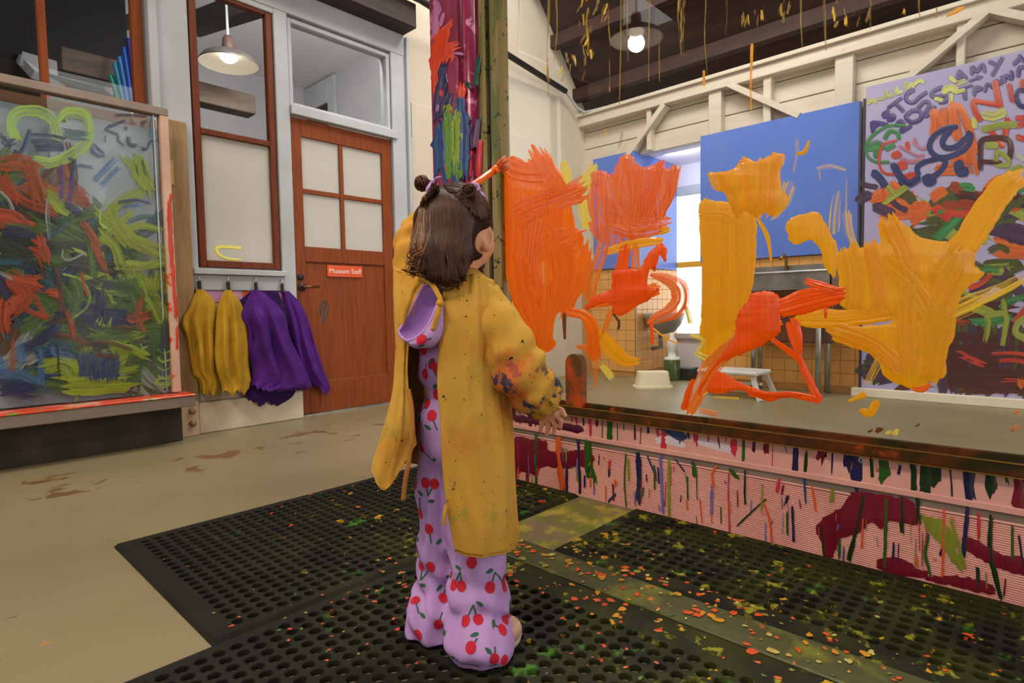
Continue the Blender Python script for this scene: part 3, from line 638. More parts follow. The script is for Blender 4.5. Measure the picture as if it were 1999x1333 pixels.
MB().tube([(q0[0], q0[1]-0.12, q0[2]-0.14), (q0[0], q0[1]-0.12, 0.30), (q0[0], q0[1]-0.02, 0.28)], 0.025, 10).build('drain_pipe', STEEL, sb, True)
# ================================================================== painted board on the back wall
PBX = 5.22
pb = thing('painted_board', 'tall lavender board covered in painted names and scribbles', 'board', (PBX, 0.5, 0.07))
LAV = mat('lavender_board', rgb(176, 168, 206), 0.4, rgb(160, 156, 200), 1.2)
y0b, y1b = -0.9, float(onx(1687, 400, PBX)[1])
MB().box((PBX, y0b, 0.06), (PBX+0.03, y1b, 2.385), 0.002).build('panel', LAV, pb)
MB().box((PBX-0.004, y1b, 0.06), (PBX+0.034, y1b+0.018, 2.30)).build('edge_strip', mat('board_edge_dark', rgb(52, 46, 62), 0.5), pb)
LEDG = mat('ledge_cream', rgb(236, 226, 206), 0.5, rgb(220, 206, 180), 3.0)
MB().box((PBX-0.05, y0b, 0.0), (PBX+0.06, y1b+0.06, 0.065), 0.004).build('ledge', LEDG, pb)
def pbp(x, y): return onx(x, y, PBX)
NB = (-1, 0, 0)
def zb(*pts): return [(1680+x*0.24, 80+y*0.24) for x, y in pts]
def zc(*pts): return [(1680+x*0.3001, 380+y*0.3001) for x, y in pts]
PC = {k: paint('board_'+k, rgb(*[q*0.86 for q in a]), rgb(*[q*0.88 for q in c_]), t, rough=0.5, bump=0.3) for k, a, c_, t in (
    ('violet', (62, 44, 128), (84, 66, 156), 0.34), ('navy', (38, 44, 104), (56, 66, 130), 0.34), ('red', (206, 52, 32), (226, 84, 60), 0.36),
    ('orange', (232, 92, 24), (240, 128, 60), 0.36), ('lemon', (214, 216, 90), (226, 228, 140), 0.42), ('green', (44, 132, 66), (80, 160, 96), 0.40),
    ('lime', (150, 164, 52), (176, 188, 84), 0.36), ('maroon', (96, 34, 32), (70, 28, 40), 0.30), ('dkgreen', (66, 78, 40), (92, 98, 50), 0.34),
    ('pink', (206, 110, 140), (220, 150, 180), 0.45), ('plum', (70, 44, 78), (92, 64, 100), 0.32), ('rust', (150, 52, 28), (180, 70, 30), 0.32), ('white', (220, 216, 200), (200, 196, 180), 0.4))}
sd = [0]
def bs(k, w, *pts):
    sd[0] += 1; stroke(pb, zb(*pts), w*1.12, PC[k], pbp, NB, 0.0004, sd[0], 7, 0.05, 'paint_stroke', 4, 0.00002*sd[0])
def bc(k, w, *pts):
    sd[0] += 1; stroke(pb, zc(*pts), w, PC[k], pbp, NB, 0.0004, sd[0], 7, 0.14, 'paint_stroke', 7, 0.00002*sd[0])
# lower mass of mixed colour first
rs = np.random.RandomState(14)
for i in range(104):
    x, y = (rs.uniform(1700, 2000), rs.uniform(385, 740)) if i < 80 else (rs.uniform(2020, 2330), rs.uniform(330, 760))
    a = rs.uniform(-0.8, 0.8); L = rs.uniform(40, 110)*(1.0 if i < 80 else 1.6); sd[0] += 1
    k = (['dkgreen', 'lime', 'plum', 'orange', 'dkgreen', 'rust'] if y < 560 else ['maroon', 'plum', 'rust', 'maroon', 'dkgreen', 'plum'])[rs.randint(6)]
    stroke(pb, [(max(1694, x-L*math.cos(a)/2), y-L*math.sin(a)/2), (x, y), (x+L*math.cos(a)/2, y+L*math.sin(a)/2)], rs.uniform(16, 44), PC[k], pbp, NB, 0.0003, sd[0], 7, 0.2, 'paint_stroke', 8, 0.00002*sd[0])
rs = np.random.RandomState(4)
for i in range(26):
    x, y = rs.uniform(20, 1330), rs.uniform(1150, 1420); a = rs.uniform(-0.7, 0.7); L = rs.uniform(60, 170)
    bs(['dkgreen', 'lime', 'maroon', 'orange', 'plum', 'red', 'green', 'rust'][rs.randint(8)], rs.uniform(9, 20), (x-L*math.cos(a)/2, y-L*math.sin(a)/2), (x, y+rs.uniform(-20, 20)), (x+L*math.cos(a)/2, y+L*math.sin(a)/2))
for i in range(34):
    x, y = rs.uniform(450, 1150), rs.uniform(80, 1250); a = rs.uniform(-0.9, 0.5); L = rs.uniform(90, 240)
    low = y > 820
    k = (['maroon', 'plum', 'maroon', 'rust', 'plum', 'maroon'] if low else ['dkgreen', 'lime', 'plum', 'dkgreen', 'red', 'green', 'white'])[rs.randint(6)]
    bc(k, rs.uniform(14, 34) if low else rs.uniform(7, 18), (x-L*math.cos(a)/2, y-L*math.sin(a)/2), (x, y+rs.uniform(-25, 25)), (x+L*math.cos(a)/2, y+L*math.sin(a)/2))
for i in range(10):
    bc(['plum', 'maroon', 'dkgreen'][i % 3], 40, (560+i*60, 900), (570+i*60, 1050), (560+i*60, 1230))
for i in range(5): bc('maroon', 34, (550+30*i, 950+70*i), (900, 960+70*i), (1200, 950+72*i))
for y in (1040, 1085, 1210): bc('red', 10, (900+rs.uniform(-80, 40), y), (980, y-8), (1100, y+6))
bc('red', 16, (640, 1040), (720, 1070), (790, 1100)); bc('orange', 22, (1040, 1190), (1060, 1260))
# yellow letters low right: n, c
bc('lime', 11, (815, 940), (830, 850), (820, 780)); bc('lime', 11, (815, 790), (900, 770), (950, 800), (920, 980)); bc('lime', 11, (930, 690), (940, 790)); bc('lime', 13, (1080, 800), (1020, 840), (1010, 900), (1080, 940))
# names and figures above
bs('lemon', 7, (60, 510), (90, 480), (120, 500)); bs('lemon', 7, (140, 470), (190, 460)); bs('lemon', 7, (210, 410), (215, 450), (260, 440)); bs('lemon', 7, (290, 385), (300, 425), (330, 410)); bs('lemon', 7, (365, 340), (375, 390), (410, 350), (430, 370)); bs('lemon', 7, (440, 350), (480, 320), (510, 335))
v = 'violet'
bs(v, 8, (106, 752), (98, 705), (94, 668)); bs(v, 8, (96, 666), (150, 668), (212, 682)); bs(v, 5, (104, 716), (152, 676))                                                     # A
bs(v, 7, (225, 570), (185, 600), (200, 618), (270, 600), (265, 635), (225, 645))                              # S
bs(v, 6, (225, 545), (330, 465)); bs(v, 8, (285, 510), (345, 565))                                            # T
bs(v, 7, (430, 400), (375, 435), (375, 485), (430, 500), (480, 455), (530, 420))                             # C
bs(v, 7, (290, 690), (320, 650), (350, 670), (330, 730), (340, 735), (410, 690))                             # 2
bs(v, 8, (400, 580), (370, 620), (420, 660), (490, 630), (480, 570), (410, 570))                             # 0
bs(v, 7, (470, 540), (520, 495), (560, 510), (525, 600), (540, 605), (600, 535))                             # 2
bs(v, 7, (660, 375), (590, 410), (580, 450), (640, 450), (700, 445), (690, 490), (640, 500))                 # 5
bs(v, 7, (772, 332), (790, 290), (805, 245)); bs(v, 7, (805, 245), (830, 270), (858, 300)); bs(v, 5, (785, 305), (840, 285))                                # A
bs(v, 7, (905, 270), (910, 210), (945, 250), (990, 190), (1010, 250))                                         # M
bs(v, 7, (1050, 170), (1100, 195)); bs(v, 7, (1150, 140), (1070, 280))                                        # Y
bs(v, 5, (885, 325), (985, 290)); bs(v, 5, (945, 285), (965, 310))                                            # arrow
bs(v, 5, (790, 400), (905, 360)); bs(v, 8, (845, 400), (850, 470))                                            # T
bs(v, 6, (925, 440), (930, 380), (985, 385), (930, 410)); bs(v, 6, (1010, 410), (1030, 350), (1075, 380)); bs(v, 6, (1090, 370), (1100, 320), (1140, 350), (1150, 290)); bs(v, 7, (1170, 330), (1180, 280), (1230, 310), (1225, 250)); bs(v, 8, (1280, 285), (1290, 220), (1330, 215))
bs(v, 7, (1245, 190), (1290, 150), (1330, 160)); bs(v, 7, (1290, 120), (1330, 170))                           # &
# sun, figure, ball
bs('lemon', 13, (680, 410), (720, 385), (760, 390), (770, 410)); bs('lemon', 7, (730, 300), (770, 330)); bs('lemon', 8, (790, 345), (850, 325)); bs('lemon', 7, (780, 415), (840, 400)); bs('lemon', 8, (735, 440), (735, 510)); bs('lemon', 7, (610, 470), (660, 480)); bs('lemon', 18, (1010, 600), (1080, 610), (1160, 580)); bs('lemon', 10, (925, 640), (930, 700))
bs('orange', 17, (600, 580), (610, 660), (600, 760)); bs('orange', 18, (650, 600), (690, 580), (690, 680)); bs('orange', 18, (750, 520), (760, 640), (790, 780)); bs('orange', 16, (800, 540), (850, 640), (890, 760), (920, 900)); bs('orange', 18, (880, 850), (900, 960), (930, 1060)); bs('orange', 22, (760, 960), (870, 980)); bs('orange', 20, (640, 1050), (800, 1040))
bs('red', 11, (910, 500), (930, 570), (970, 640)); bs('red', 9, (920, 485), (1030, 505), (1140, 520)); bs('red', 12, (1095, 340), (1110, 420), (1130, 530)); bs('red', 10, (1205, 360), (1235, 490)); bs('red', 12, (1320, 330), (1325, 400)); bs('red', 11, (1045, 710), (1090, 780), (1150, 850)); bs('red', 11, (1195, 640), (1180, 740), (1170, 800)); bs('red', 10, (1275, 630), (1330, 625)); bs('red', 10, (1280, 690), (1330, 670)); bs('red', 10, (1275, 780), (1330, 800))
bs('navy', 9, (1270, 470), (1290, 520), (1330, 540)); bs('navy', 9, (1265, 450), (1290, 400), (1330, 410))
bs('green', 6, (360, 690), (230, 690), (110, 760), (50, 840), (60, 940), (130, 985), (230, 985)); bs('green', 8, (200, 790), (240, 735), (300, 745), (310, 790)); bs('green', 18, (80, 860), (130, 840), (160, 860)); bs('green', 8, (120, 890), (125, 940)); bs('green', 8, (210, 880), (270, 850))
bs('red', 5, (290, 810), (190, 840), (155, 920), (160, 1030), (210, 1080), (300, 1080)); bs('red', 13, (270, 930), (310, 920)); bs('red', 8, (380, 830), (385, 890)); bs('red', 16, (320, 1020), (360, 1000)); bs('red', 14, (370, 1110), (430, 1090)); bs('pink', 8, (330, 960), (420, 980), (500, 960)); bs('pink', 5, (440, 790), (460, 850)); bs('pink', 6, (430, 820), (500, 880), (540, 860)); bs('pink', 6, (320, 860), (450, 930), (510, 930))
n_ = 'navy'
bs(n_, 10, (780, 700), (690, 715), (600, 770), (560, 850), (590, 920), (660, 950), (760, 930), (860, 870), (900, 790), (880, 745)); bs(n_, 10, (740, 720), (690, 770), (665, 830), (700, 870), (780, 860), (850, 800), (895, 755)); bs(n_, 10, (620, 940), (690, 980), (660, 1050), (580, 1110), (520, 1140)); bs(n_, 9, (620, 960), (520, 985), (460, 1030), (470, 1080)); bs(n_, 10, (520, 1110), (540, 1160), (590, 1150), (590, 1110), (540, 1100))
bs(n_, 14, (110, 1075), (160, 1120), (200, 1180)); bs(n_, 14, (270, 1010), (320, 1100), (390, 1160), (470, 1120)); bs(n_, 18, (800, 1000), (810, 1060), (850, 1060))
bs('maroon', 10, (975, 1040), (975, 900), (985, 815), (1080, 790), (1190, 800), (1220, 860), (1215, 950)); bs('maroon', 8, (980, 980), (1060, 985), (1140, 990)); bs('lime', 9, (1100, 1000), (1110, 900), (1200, 960), (1190, 1010), (1110, 1010)); bs('lime', 12, (1000, 720), (1120, 690), (1260, 680)); bs('lime', 12, (1030, 850), (1100, 850)); bs('white', 8, (1280, 930), (1320, 970)); bs('lime', 10, (1210, 1060), (1300, 1020))
bs('lime', 12, (200, 1310), (280, 1250), (370, 1190)); bs('orange', 22, (130, 1270), (170, 1250), (200, 1260)); bs('orange', 14, (190, 1220), (200, 1270)); bs('orange', 16, (260, 1170), (290, 1190)); bs('lime', 12, (230, 1190), (260, 1230))

# ================================================================== the glass painting wall, plane X = 1.82
gw = thing('glass_painting_wall', 'big glass painting wall with orange and yellow paint on pink base', 'glass wall', (GX, 0.7, 0))
NG = (-1, 0, 0)
def pg(x, y): return onx(x, y, GX)
yl, yr = 1.74, -0.9
MB().box((GX, yr, 0.33), (GX+0.008, yl, 2.6)).build('pane', GLASS, gw)
PINK = mat('pink_board', rgb(226, 168, 158), 0.5, rgb(212, 150, 142), 4.0, spots=((rgb(150, 40, 56), 7.0, 0.70, 0.74, 12.0), (rgb(70, 90, 40), 16.0, 0.74, 0.77, 3.0)))
# ridged lower apron, plain upper apron
rows = []; nz = 34; zt = 0.195
for i in range(nz*4+1):
    z_ = zt*i/(nz*4); dx = 0.0028*max(0, math.sin(2*math.pi*i/4+0.6)) if True else 0
    rows.append([(GX-0.016-dx, yy, z_) for yy in (yr, yl+0.45)])
MB().grid(rows).build('ridged_apron', PINK, gw)
MB().box((GX-0.016, yr, 0.24), (GX+0.03, yl+0.45, 0.32)).build('upper_apron', PINK, gw)
MB().box((GX-0.012, yr, 0.0), (GX+0.03, yl+0.45, 0.24)).build('backing', PINK, gw)
MB().box((GX-0.020, yr, 0.222), (GX-0.012, yl+0.45, 0.24), 0.002).box((GX-0.020, yr, 0.196), (GX-0.012, yl+0.45, 0.202), 0.002).build('channel_lip', PINK, gw)
MB().box((GX-0.013, yr, 0.2005), (GX-0.0115, yl+0.45, 0.2225)).build('channel', GALV, gw)
RAILM = mat('stained_brass_rail', rgb(104, 52, 14), 0.35, rgb(46, 40, 12), 10.0, 0.38, 0.58, metal=0.3, coat=0.3, spots=((rgb(196, 84, 20), 11.0, 0.60, 0.70, 2.0),))
r_ = MB(); r_.box((GX-0.040, yr, 0.318), (GX-0.001, yl, 0.348), 0.003); r_.box((GX-0.012, yr, 0.346), (GX-0.001, yl, 0.366), 0.002); r_.build('bottom_rail', RAILM, gw)
EDG = mat('rail_highlight', rgb(210, 160, 80), 0.25, metal=0.9)
MB().box((GX-0.042, yr, 0.3485), (GX-0.038, yl, 0.3515)).box((GX-0.042, yr, 0.3150), (GX-0.038, yl, 0.3180)).build('edge_highlight', EDG, gw)  # bright strips put the highlights of both rail edges into colour
# round-topped bracket
pts = []; ya_, yb_ = 1.314, 1.392; yc = (ya_+yb_)/2; rr = (yb_-ya_)/2
pr = [(yb_, 0.35), (ya_, 0.35)]+[(yc-rr*math.cos(a), 0.515+rr*math.sin(a)) for a in np.linspace(0, math.pi, 15)]
BR = mat('bracket_paint', rgb(196, 74, 20), 0.3, rgb(96, 60, 18), 14.0, 0.4, 0.6, coat=0.4)
vv = [(GX-0.034, y, z_) for y, z_ in pr]+[(GX-0.002, y, z_) for y, z_ in pr]; k = len(pr)
MB().add(vv, [tuple(range(k)), tuple(range(2*k-1, k-1, -1))]+[(i, k+i, k+(i+1) % k, (i+1) % k) for i in range(k)]).build('bracket', BR, gw)
# olive metal post with dark groove, and the painted pillar beside it
OLV = mat('olive_post', rgb(146, 124, 78), 0.45, rgb(92, 98, 28), 16.0, 0.46, 0.56, stretch=(1, 1, 0.12), spots=((rgb(30, 26, 18), 30.0, 0.60, 0.64, 8.0),), coat=0.2)
MB().box((GX-0.03, yl-0.005, 0.0), (GX+0.04, 1.783, 2.7), 0.004).build('post', OLV, gw); MB().box((GX-0.006, 1.783, 0.0), (GX+0.04, 1.812, 2.7)).build('post_groove', BLACKM, gw); MB().box((GX-0.026, 1.812, 0.0), (GX+0.04, 1.852, 2.7), 0.004).build('post', OLV, gw)
pil = thing('painted_pillar', 'square pillar thickly painted magenta, orange, blue and green', 'pillar', (GX, 2.0, 0))
MAG = mat('magenta_pillar', rgb(150, 40, 84), 0.3, rgb(120, 30, 60), 6.0, stretch=(1, 4, 0.6), bump=0.3, bs=30, coat=0.4, spots=((rgb(206, 110, 150), 8.0, 0.58, 0.62, 5.0),))
MB().box((GX-0.035, 1.98, 0), (GX+0.20, 2.17, 2.75), 0.008).build('pillar_body', MAG, pil)
MB().tube([(GX+0.005, 1.935, 0), (GX+0.005, 1.935, 2.75)], 0.034, 16).build('painted_pipe', mat('pink_pipe', rgb(186, 54, 110), 0.28, rgb(130, 30, 70), 5.0, stretch=(1, 1, 0.5), coat=0.5, bump=0.2, bs=30, spots=((rgb(226, 150, 186), 9.0, 0.6, 0.64, 1.0),)), pil, True)
MB().tube([(GX+0.03, 1.88, 0), (GX+0.03, 1.88, 2.75)], 0.034, 12).build('painted_pipe', mat('maroon_pipe', rgb(110, 24, 50), 0.3, rgb(60, 16, 34), 5.0), pil, True)
def ppl(x, y): return onx(x, y, GX-0.0355)
def ppp(x, y):
    q = onx(x, y, GX-0.030); return q
def zp(*pts): return [(830+x*0.27, y*0.27) for x, y in pts]
PP = {k: paint('pillar_'+k, rgb(*a), rgb(*c_), None, rough=0.22, bump=0.8) for k, a, c_ in (('orange', (226, 74, 26), (214, 56, 30)), ('navy', (52, 44, 96), (40, 32, 78)), ('blue', (34, 82, 140), (44, 62, 120)), ('green', (74, 128, 52), (110, 150, 40)), ('lime', (160, 176, 40), (120, 150, 36)), ('lilac', (176, 90, 150), (206, 140, 190)), ('teal', (24, 86, 80), (20, 70, 60)), ('red', (214, 50, 60), (180, 40, 50)), ('violet', (74, 40, 96), (100, 40, 90)))}
S_ = [(k, w, zp(*p)) for k, w, p in (
    ('lilac', 10, ((75, 0), (90, 60), (80, 120), (75, 250))), ('lilac', 6, ((130, 100), (120, 150), (100, 180))), ('orange', 16, ((110, 220), (90, 300), (80, 420), (80, 620))), ('orange', 14, ((180, 180), (140, 240), (130, 420))), ('orange', 18, ((230, 330), (170, 360), (150, 440))), ('orange', 12, ((270, 620), (260, 700))),
    ('navy', 15, ((140, 460), (120, 560), (110, 680), (95, 800))), ('navy', 20, ((170, 680), (130, 760), (110, 880))), ('blue', 24, ((250, 720), (255, 860), (260, 1000), (250, 1250))), ('blue', 20, ((110, 900), (110, 1050), (115, 1260))), ('green', 18, ((150, 770), (170, 850), (185, 1000), (195, 1270))), ('lime', 9, ((130, 800), (170, 770), (175, 830))), ('lime', 15, ((240, 800), (225, 920), (220, 1050), (235, 1200))), ('green', 12, ((240, 1150), (245, 1270))), ('lilac', 5, ((95, 750), (88, 810))), ('red', 6, ((200, 790), (195, 820))), ('red', 6, ((115, 650), (125, 690))), ('violet', 12, ((100, 850), (115, 880))), ('red', 5, ((140, 1190), (150, 1230))), ('lilac', 4, ((210, 385), (275, 390))))]
for i, (k, w, p) in enumerate(S_): stroke(pil, p, [w*0.9, w*1.5, w*1.3], PP[k], ppl, NG, 0.003, i+70, 11, 0.28, 'paint_stroke', 5, 0.0001*i)
for i, (k, w, p) in enumerate((('teal', 11, zp((385, 430), (375, 520), (365, 610))), ('violet', 14, zp((380, 870), (370, 960), (360, 1050))), ('red', 12, zp((395, 1020), (390, 1150), (385, 1270))), ('teal', 8, zp((300, 600), (330, 630))), ('red', 9, zp((325, 1100), (320, 1270))), ('violet', 12, zp((320, 900), (320, 1060))))):
    stroke(pil, p, w, PP[k], ppp, NG, 0.003, i+95, 7, 0.12, 'paint_stroke', 5)

# ---- paint on the glass
OR1 = paint('orange_paint', rgb(255, 128, 0), rgb(255, 104, 0), 0.33, 0.08, 20, 0.5, 0.22, 0.9, transl=0.2)
OR2 = paint('red_orange_paint', rgb(252, 92, 6), rgb(248, 140, 70), 0.42, 0.10, 28, 0.5, 0.18, 1.0, transl=0.2)
OR3 = paint('thick_orange_paint', rgb(255, 98, 0), rgb(250, 78, 0), None, 0.1, 20, 0.4, 0.16, 0.9, transl=0.2)
OR4 = paint('thin_orange_paint', rgb(248, 112, 16), rgb(236, 134, 40), 0.44, 0.1, 24, 0.4, 0.25, 0.7, transl=0.2)
YO = paint('golden_paint', rgb(250, 178, 4), rgb(240, 164, 0), 0.27, 0.08, 20, 0.4, 0.28, 0.8, transl=0.2)
YO2 = paint('amber_paint', rgb(252, 156, 0), rgb(246, 174, 8), 0.32, 0.08, 22, 0.4, 0.25, 0.8, transl=0.2)
YO3 = paint('thin_golden_paint', rgb(246, 190, 16), rgb(240, 200, 60), 0.50, 0.08, 26, 0.3, 0.3, 0.6, transl=0.2)
YP = paint('pale_yellow_paint', rgb(232, 200, 50), rgb(240, 220, 110), 0.42, 0.1, 20, 0.4, 0.3, 0.6, transl=0.2)
DRK = paint('brown_drip_paint', rgb(120, 70, 10), rgb(90, 50, 10), None)
cnt = [300]
def ga(*pts): return [(950+x*0.3526, 280+y*0.3526) for x, y in pts]
def gb(*pts): return [(1400+x*0.375, 250+y*0.375) for x, y in pts]
def gc(*pts): return [(1300+x*0.3497, y*0.3497) for x, y in pts]
def gd(*pts): return [(1200+x*0.2026, 560+y*0.2026) for x, y in pts]
def ge(*pts): return [(1450+x*0.3, 650+y*0.3) for x, y in pts]
def gs(m, w, pts, h=0.0022, rag=0.10, cols=11, name='paint_stroke'):
    cnt[0] += 1; return stroke(gw, pts, w, m, pg, NG, h, cnt[0], cols, rag, name, 7, 0.00006*(cnt[0]-300))
def gp(m, pts, h=0.0018, wob=1.5):
    cnt[0] += 1; return blob(gw, pts, m, pg, NG, h, cnt[0], wob, 'paint_patch', 4.0, 0.00006*(cnt[0]-300))
# pale yellow under the first flower
gs(YP, [16, 20, 14], ga((430, 110), (440, 190), (425, 260))); gs(YP, [20, 26, 18], ga((590, 140), (560, 200), (530, 260))); gs(YP, [22, 26, 18], ga((530, 300), (540, 380), (545, 450))); gs(YP, 18, ga((320, 270), (300, 300)))
# first orange flower
gp(OR1, ga((70, 190), (100, 100), (150, 70), (230, 105), (262, 75), (310, 65), (352, 95), (388, 140), (410, 190), (442, 242), (500, 225), (540, 242), (525, 300), (470, 345), (482, 400), (492, 470), (525, 490), (535, 570), (500, 690), (545, 730), (515, 830), (460, 930), (385, 945), (358, 1010), (345, 1075), (385, 1092), (375, 1130), (330, 1165), (300, 1195), (280, 1130), (235, 1050), (200, 960), (150, 880), (105, 740), (75, 640), (90, 520), (62, 400), (52, 270)))
for w, p in ((34, ((110, 120), (200, 160), (330, 170), (400, 260))), (40, ((290, 90), (340, 180), (390, 280))), (44, ((90, 250), (120, 400), (110, 600))), (40, ((520, 255), (420, 300), (300, 340), (180, 400))), (36, ((360, 330), (370, 480), (400, 640))), (40, ((480, 510), (390, 540), (310, 600))), (36, ((520, 600), (490, 760), (430, 900))), (34, ((270, 420), (240, 620), (260, 800))), (44, ((180, 640), (220, 850), (300, 1080))), (36, ((400, 560), (420, 720), (400, 880))), (30, ((330, 820), (330, 960), (310, 1120)))):
    gs(OR1 if cnt[0] % 4 else OR2, w*1.15, ga(*p), 0.003, 0.16, 15)
gs(DRK, [8, 7, 5], ga((430, 945), (432, 1010), (434, 1080)), name='paint_drip')
# second flower
gp(OR2, ga((555, 330), (565, 250), (630, 150), (690, 170), (730, 90), (770, 62), (815, 75), (850, 128), (900, 128), (955, 108), (985, 142), (1048, 118), (1056, 200), (1035, 300), (1000, 370), (970, 430), (975, 470), (890, 500), (800, 545), (760, 530), (740, 560), (660, 560), (600, 520), (560, 450), (580, 420)), 0.003)
for w, p in ((26, ((610, 180), (640, 280), (700, 400))), (26, ((770, 90), (790, 220), (810, 380))), (24, ((840, 150), (850, 300), (840, 430))), (26, ((960, 130), (930, 280), (880, 420))), (24, ((1040, 140), (1010, 280), (950, 400))), (26, ((700, 190), (740, 320), (790, 440))), (22, ((900, 150), (890, 300), (870, 430))), (40, ((700, 440), (820, 470), (960, 450)))):
    gs(OR2, w, ga(*p), 0.0035)
gs(OR4, [26, 24, 22, 20], ga((650, 470), (640, 600), (600, 720), (575, 850))); gs(OR4, [16, 12], ga((575, 660), (555, 850)))
gs(YO2, [16, 20, 16], ga((670, 600), (800, 560), (960, 540))); gs(YO, 13, ga((960, 490), (1005, 475)))
gs(OR3, [20, 24, 28], ga((770, 560), (750, 680), (730, 800))); gs(OR4, [16, 20], ga((825, 560), (828, 740)))
gp(OR3, ga((550, 890), (600, 845), (690, 800), (700, 710), (790, 690), (850, 690), (890, 620), (955, 556), (992, 566), (1000, 630), (988, 660), (962, 620), (935, 712), (910, 690), (890, 782), (955, 800), (940, 840), (850, 890), (760, 950), (700, 940), (690, 890), (620, 900), (556, 922)), 0.0035)
gs(OR1, 26, ga((600, 870), (760, 850), (930, 810)), 0.003)
gs(OR2, [8, 22, 36, 40, 34, 24, 16], ga((915, 728), (1000, 750), (1065, 800), (1075, 870), (1030, 930), (960, 960), (912, 990)), 0.004); gs(OR3, [9, 8, 6], ga((912, 985), (916, 1050), (919, 1105)), 0.004, name='paint_drip')
gs(DRK, 5, ga((700, 940), (735, 985), (732, 1025)), name='paint_drip'); gs(OR4, [12, 10, 4], ga((690, 930), (660, 1010), (628, 1090)))
gs(OR1, [16, 20, 24, 26], ga((470, 935), (545, 955), (590, 1030), (600, 1160)), 0.003); gs(OR1, 24, ga((600, 1050), (600, 1180))); gs(OR4, [10, 8, 6], ga((612, 1170), (606, 1250), (604, 1340)), name='paint_drip'); gs(OR4, 10, ga((510, 1125), (560, 1130)))
gs(YO2, [26, 34, 26, 14], ga((630, 1060), (700, 1140), (770, 1200), (835, 1205))); gs(YP, 14, ga((650, 1240), (690, 1290))); gs(YP, [6, 12, 10], ga((1100, 900), (1120, 940), (1130, 990)))
gs(YO, [3, 4, 2], ga((920, 1020), (1000, 1080), (1070, 1110)), name='paint_drip')
# tall golden strip and third flower
gp(YO, [(1367, 396), (1400, 392), (1440, 398), (1474, 420), (1478, 480), (1470, 560), (1455, 622), (1432, 650), (1404, 690), (1372, 696), (1368, 640), (1373, 560), (1368, 470)])
for w, p in ((26, ((1385, 400), (1384, 520), (1384, 660))), (28, ((1410, 410), (1412, 520), (1408, 640))), (26, ((1440, 410), (1444, 520), (1430, 630))), (22, ((1462, 430), (1462, 520), (1450, 600))), (20, ((1372, 420), (1420, 425), (1450, 450)))): gs(YO if w != 28 else YO2, w, p)
gs(YP, [10, 22, 16], [(1360, 690), (1400, 700), (1440, 660)]); gs(YP, 8, [(1352, 655), (1375, 665), (1360, 690)])
gp(YO2, gc((240, 965), (320, 960), (380, 940), (430, 890), (470, 885), (500, 905), (540, 890), (610, 855), (660, 862), (665, 900), (640, 960), (650, 1050), (690, 1110), (640, 1190), (590, 1205), (550, 1190), (500, 1215), (440, 1180), (400, 1230), (352, 1140), (330, 1080), (270, 1060), (245, 1000)), 0.003)
for w, p in ((20, ((300, 980), (360, 1060), (400, 1180))), (18, ((440, 900), (470, 1020), (480, 1190))), (18, ((540, 900), (545, 1050), (520, 1190))), (16, ((610, 870), (600, 1000), (590, 1180)))): gs(YO2, w, gc(*p), 0.003)
gs(YP, [6, 14, 8], gc((420, 1000), (400, 1080), (385, 1150))); gs(YP, [6, 10, 5], gc((540, 980), (530, 1080), (510, 1180)))
gs(YO3, [12, 8, 5], gc((740, 790), (735, 870), (715, 960))); gs(YO, [5, 9, 6], gc((800, 790), (775, 850), (735, 860))); gs(YO3, [8, 11, 7], gc((850, 945), (920, 930), (1000, 948))); gs(YO3, 7, gc((865, 960), (870, 1000))); gs(YO3, [14, 20, 22], gc((960, 1080), (945, 1180), (940, 1290))); gs(YO3, [3, 5], gc((1010, 1000), (1005, 1200))); gs(YO3, 26, gc((690, 1040), (660, 1120), (600, 1190)))
gp(YO, gb((360, 505), (400, 462), (470, 445), (525, 440), (565, 490), (600, 560), (632, 640), (622, 740), (606, 780), (560, 720), (540, 640), (490, 582), (420, 606), (380, 582))); gs(YO, [7, 9, 5], gb((215, 475), (262, 560), (284, 690)))
gs(YO3, 18, gb((680, 450), (690, 540), (720, 620)))
# big golden flower on the right
gp(YO, gb((630, 650), (760, 622), (850, 600), (842, 540), (862, 492), (940, 482), (1005, 520), (1065, 572), (1250, 602), (1340, 640), (1345, 720), (1392, 762), (1300, 835), (1260, 910), (1235, 1080), (1192, 1180), (1190, 1290), (1110, 1315), (1075, 1360), (1000, 1350), (880, 1300), (832, 1200), (742, 1150), (620, 1082), (560, 1035), (700, 1030), (880, 1020), (900, 990), (660, 935), (640, 820)))
gs(YO, [50, 56, 54, 40], gb((1150, 780), (1300, 590), (1470, 340), (1560, 262)), 0.002); gs(YO3, [40, 34, 26, 18], gb((1180, 980), (1330, 910), (1460, 850), (1597, 780))); gs(YO2, [34, 36, 32], gb((440, 990), (660, 990), (900, 960)))
for w, p in ((40, ((900, 500), (960, 620), (1020, 780))), (38, ((690, 640), (720, 760), (720, 920))), (34, ((800, 620), (830, 760), (850, 920))), (44, ((1000, 800), (990, 1000), (1000, 1250))), (44, ((1250, 700), (1150, 900), (1080, 1150))), (40, ((620, 1060), (800, 1120), (950, 1250))), (44, ((880, 700), (1000, 800), (1100, 960))), (44, ((1180, 950), (1150, 1100), (1120, 1280)))): gs(YO2 if w in (40, 34) else YO, w, gb(*p), 0.003)
gs(YO3, [20, 18, 16], gb((860, 1180), (820, 1260), (790, 1320))); gs(YO, [8, 22, 16], ge((770, 500), (830, 520), (870, 450))); gs(YO, [6, 12], ge((700, 440), (790, 400))); gs(OR1, [10, 14, 8], ge((1110, 360), (1170, 365), (1220, 335)))
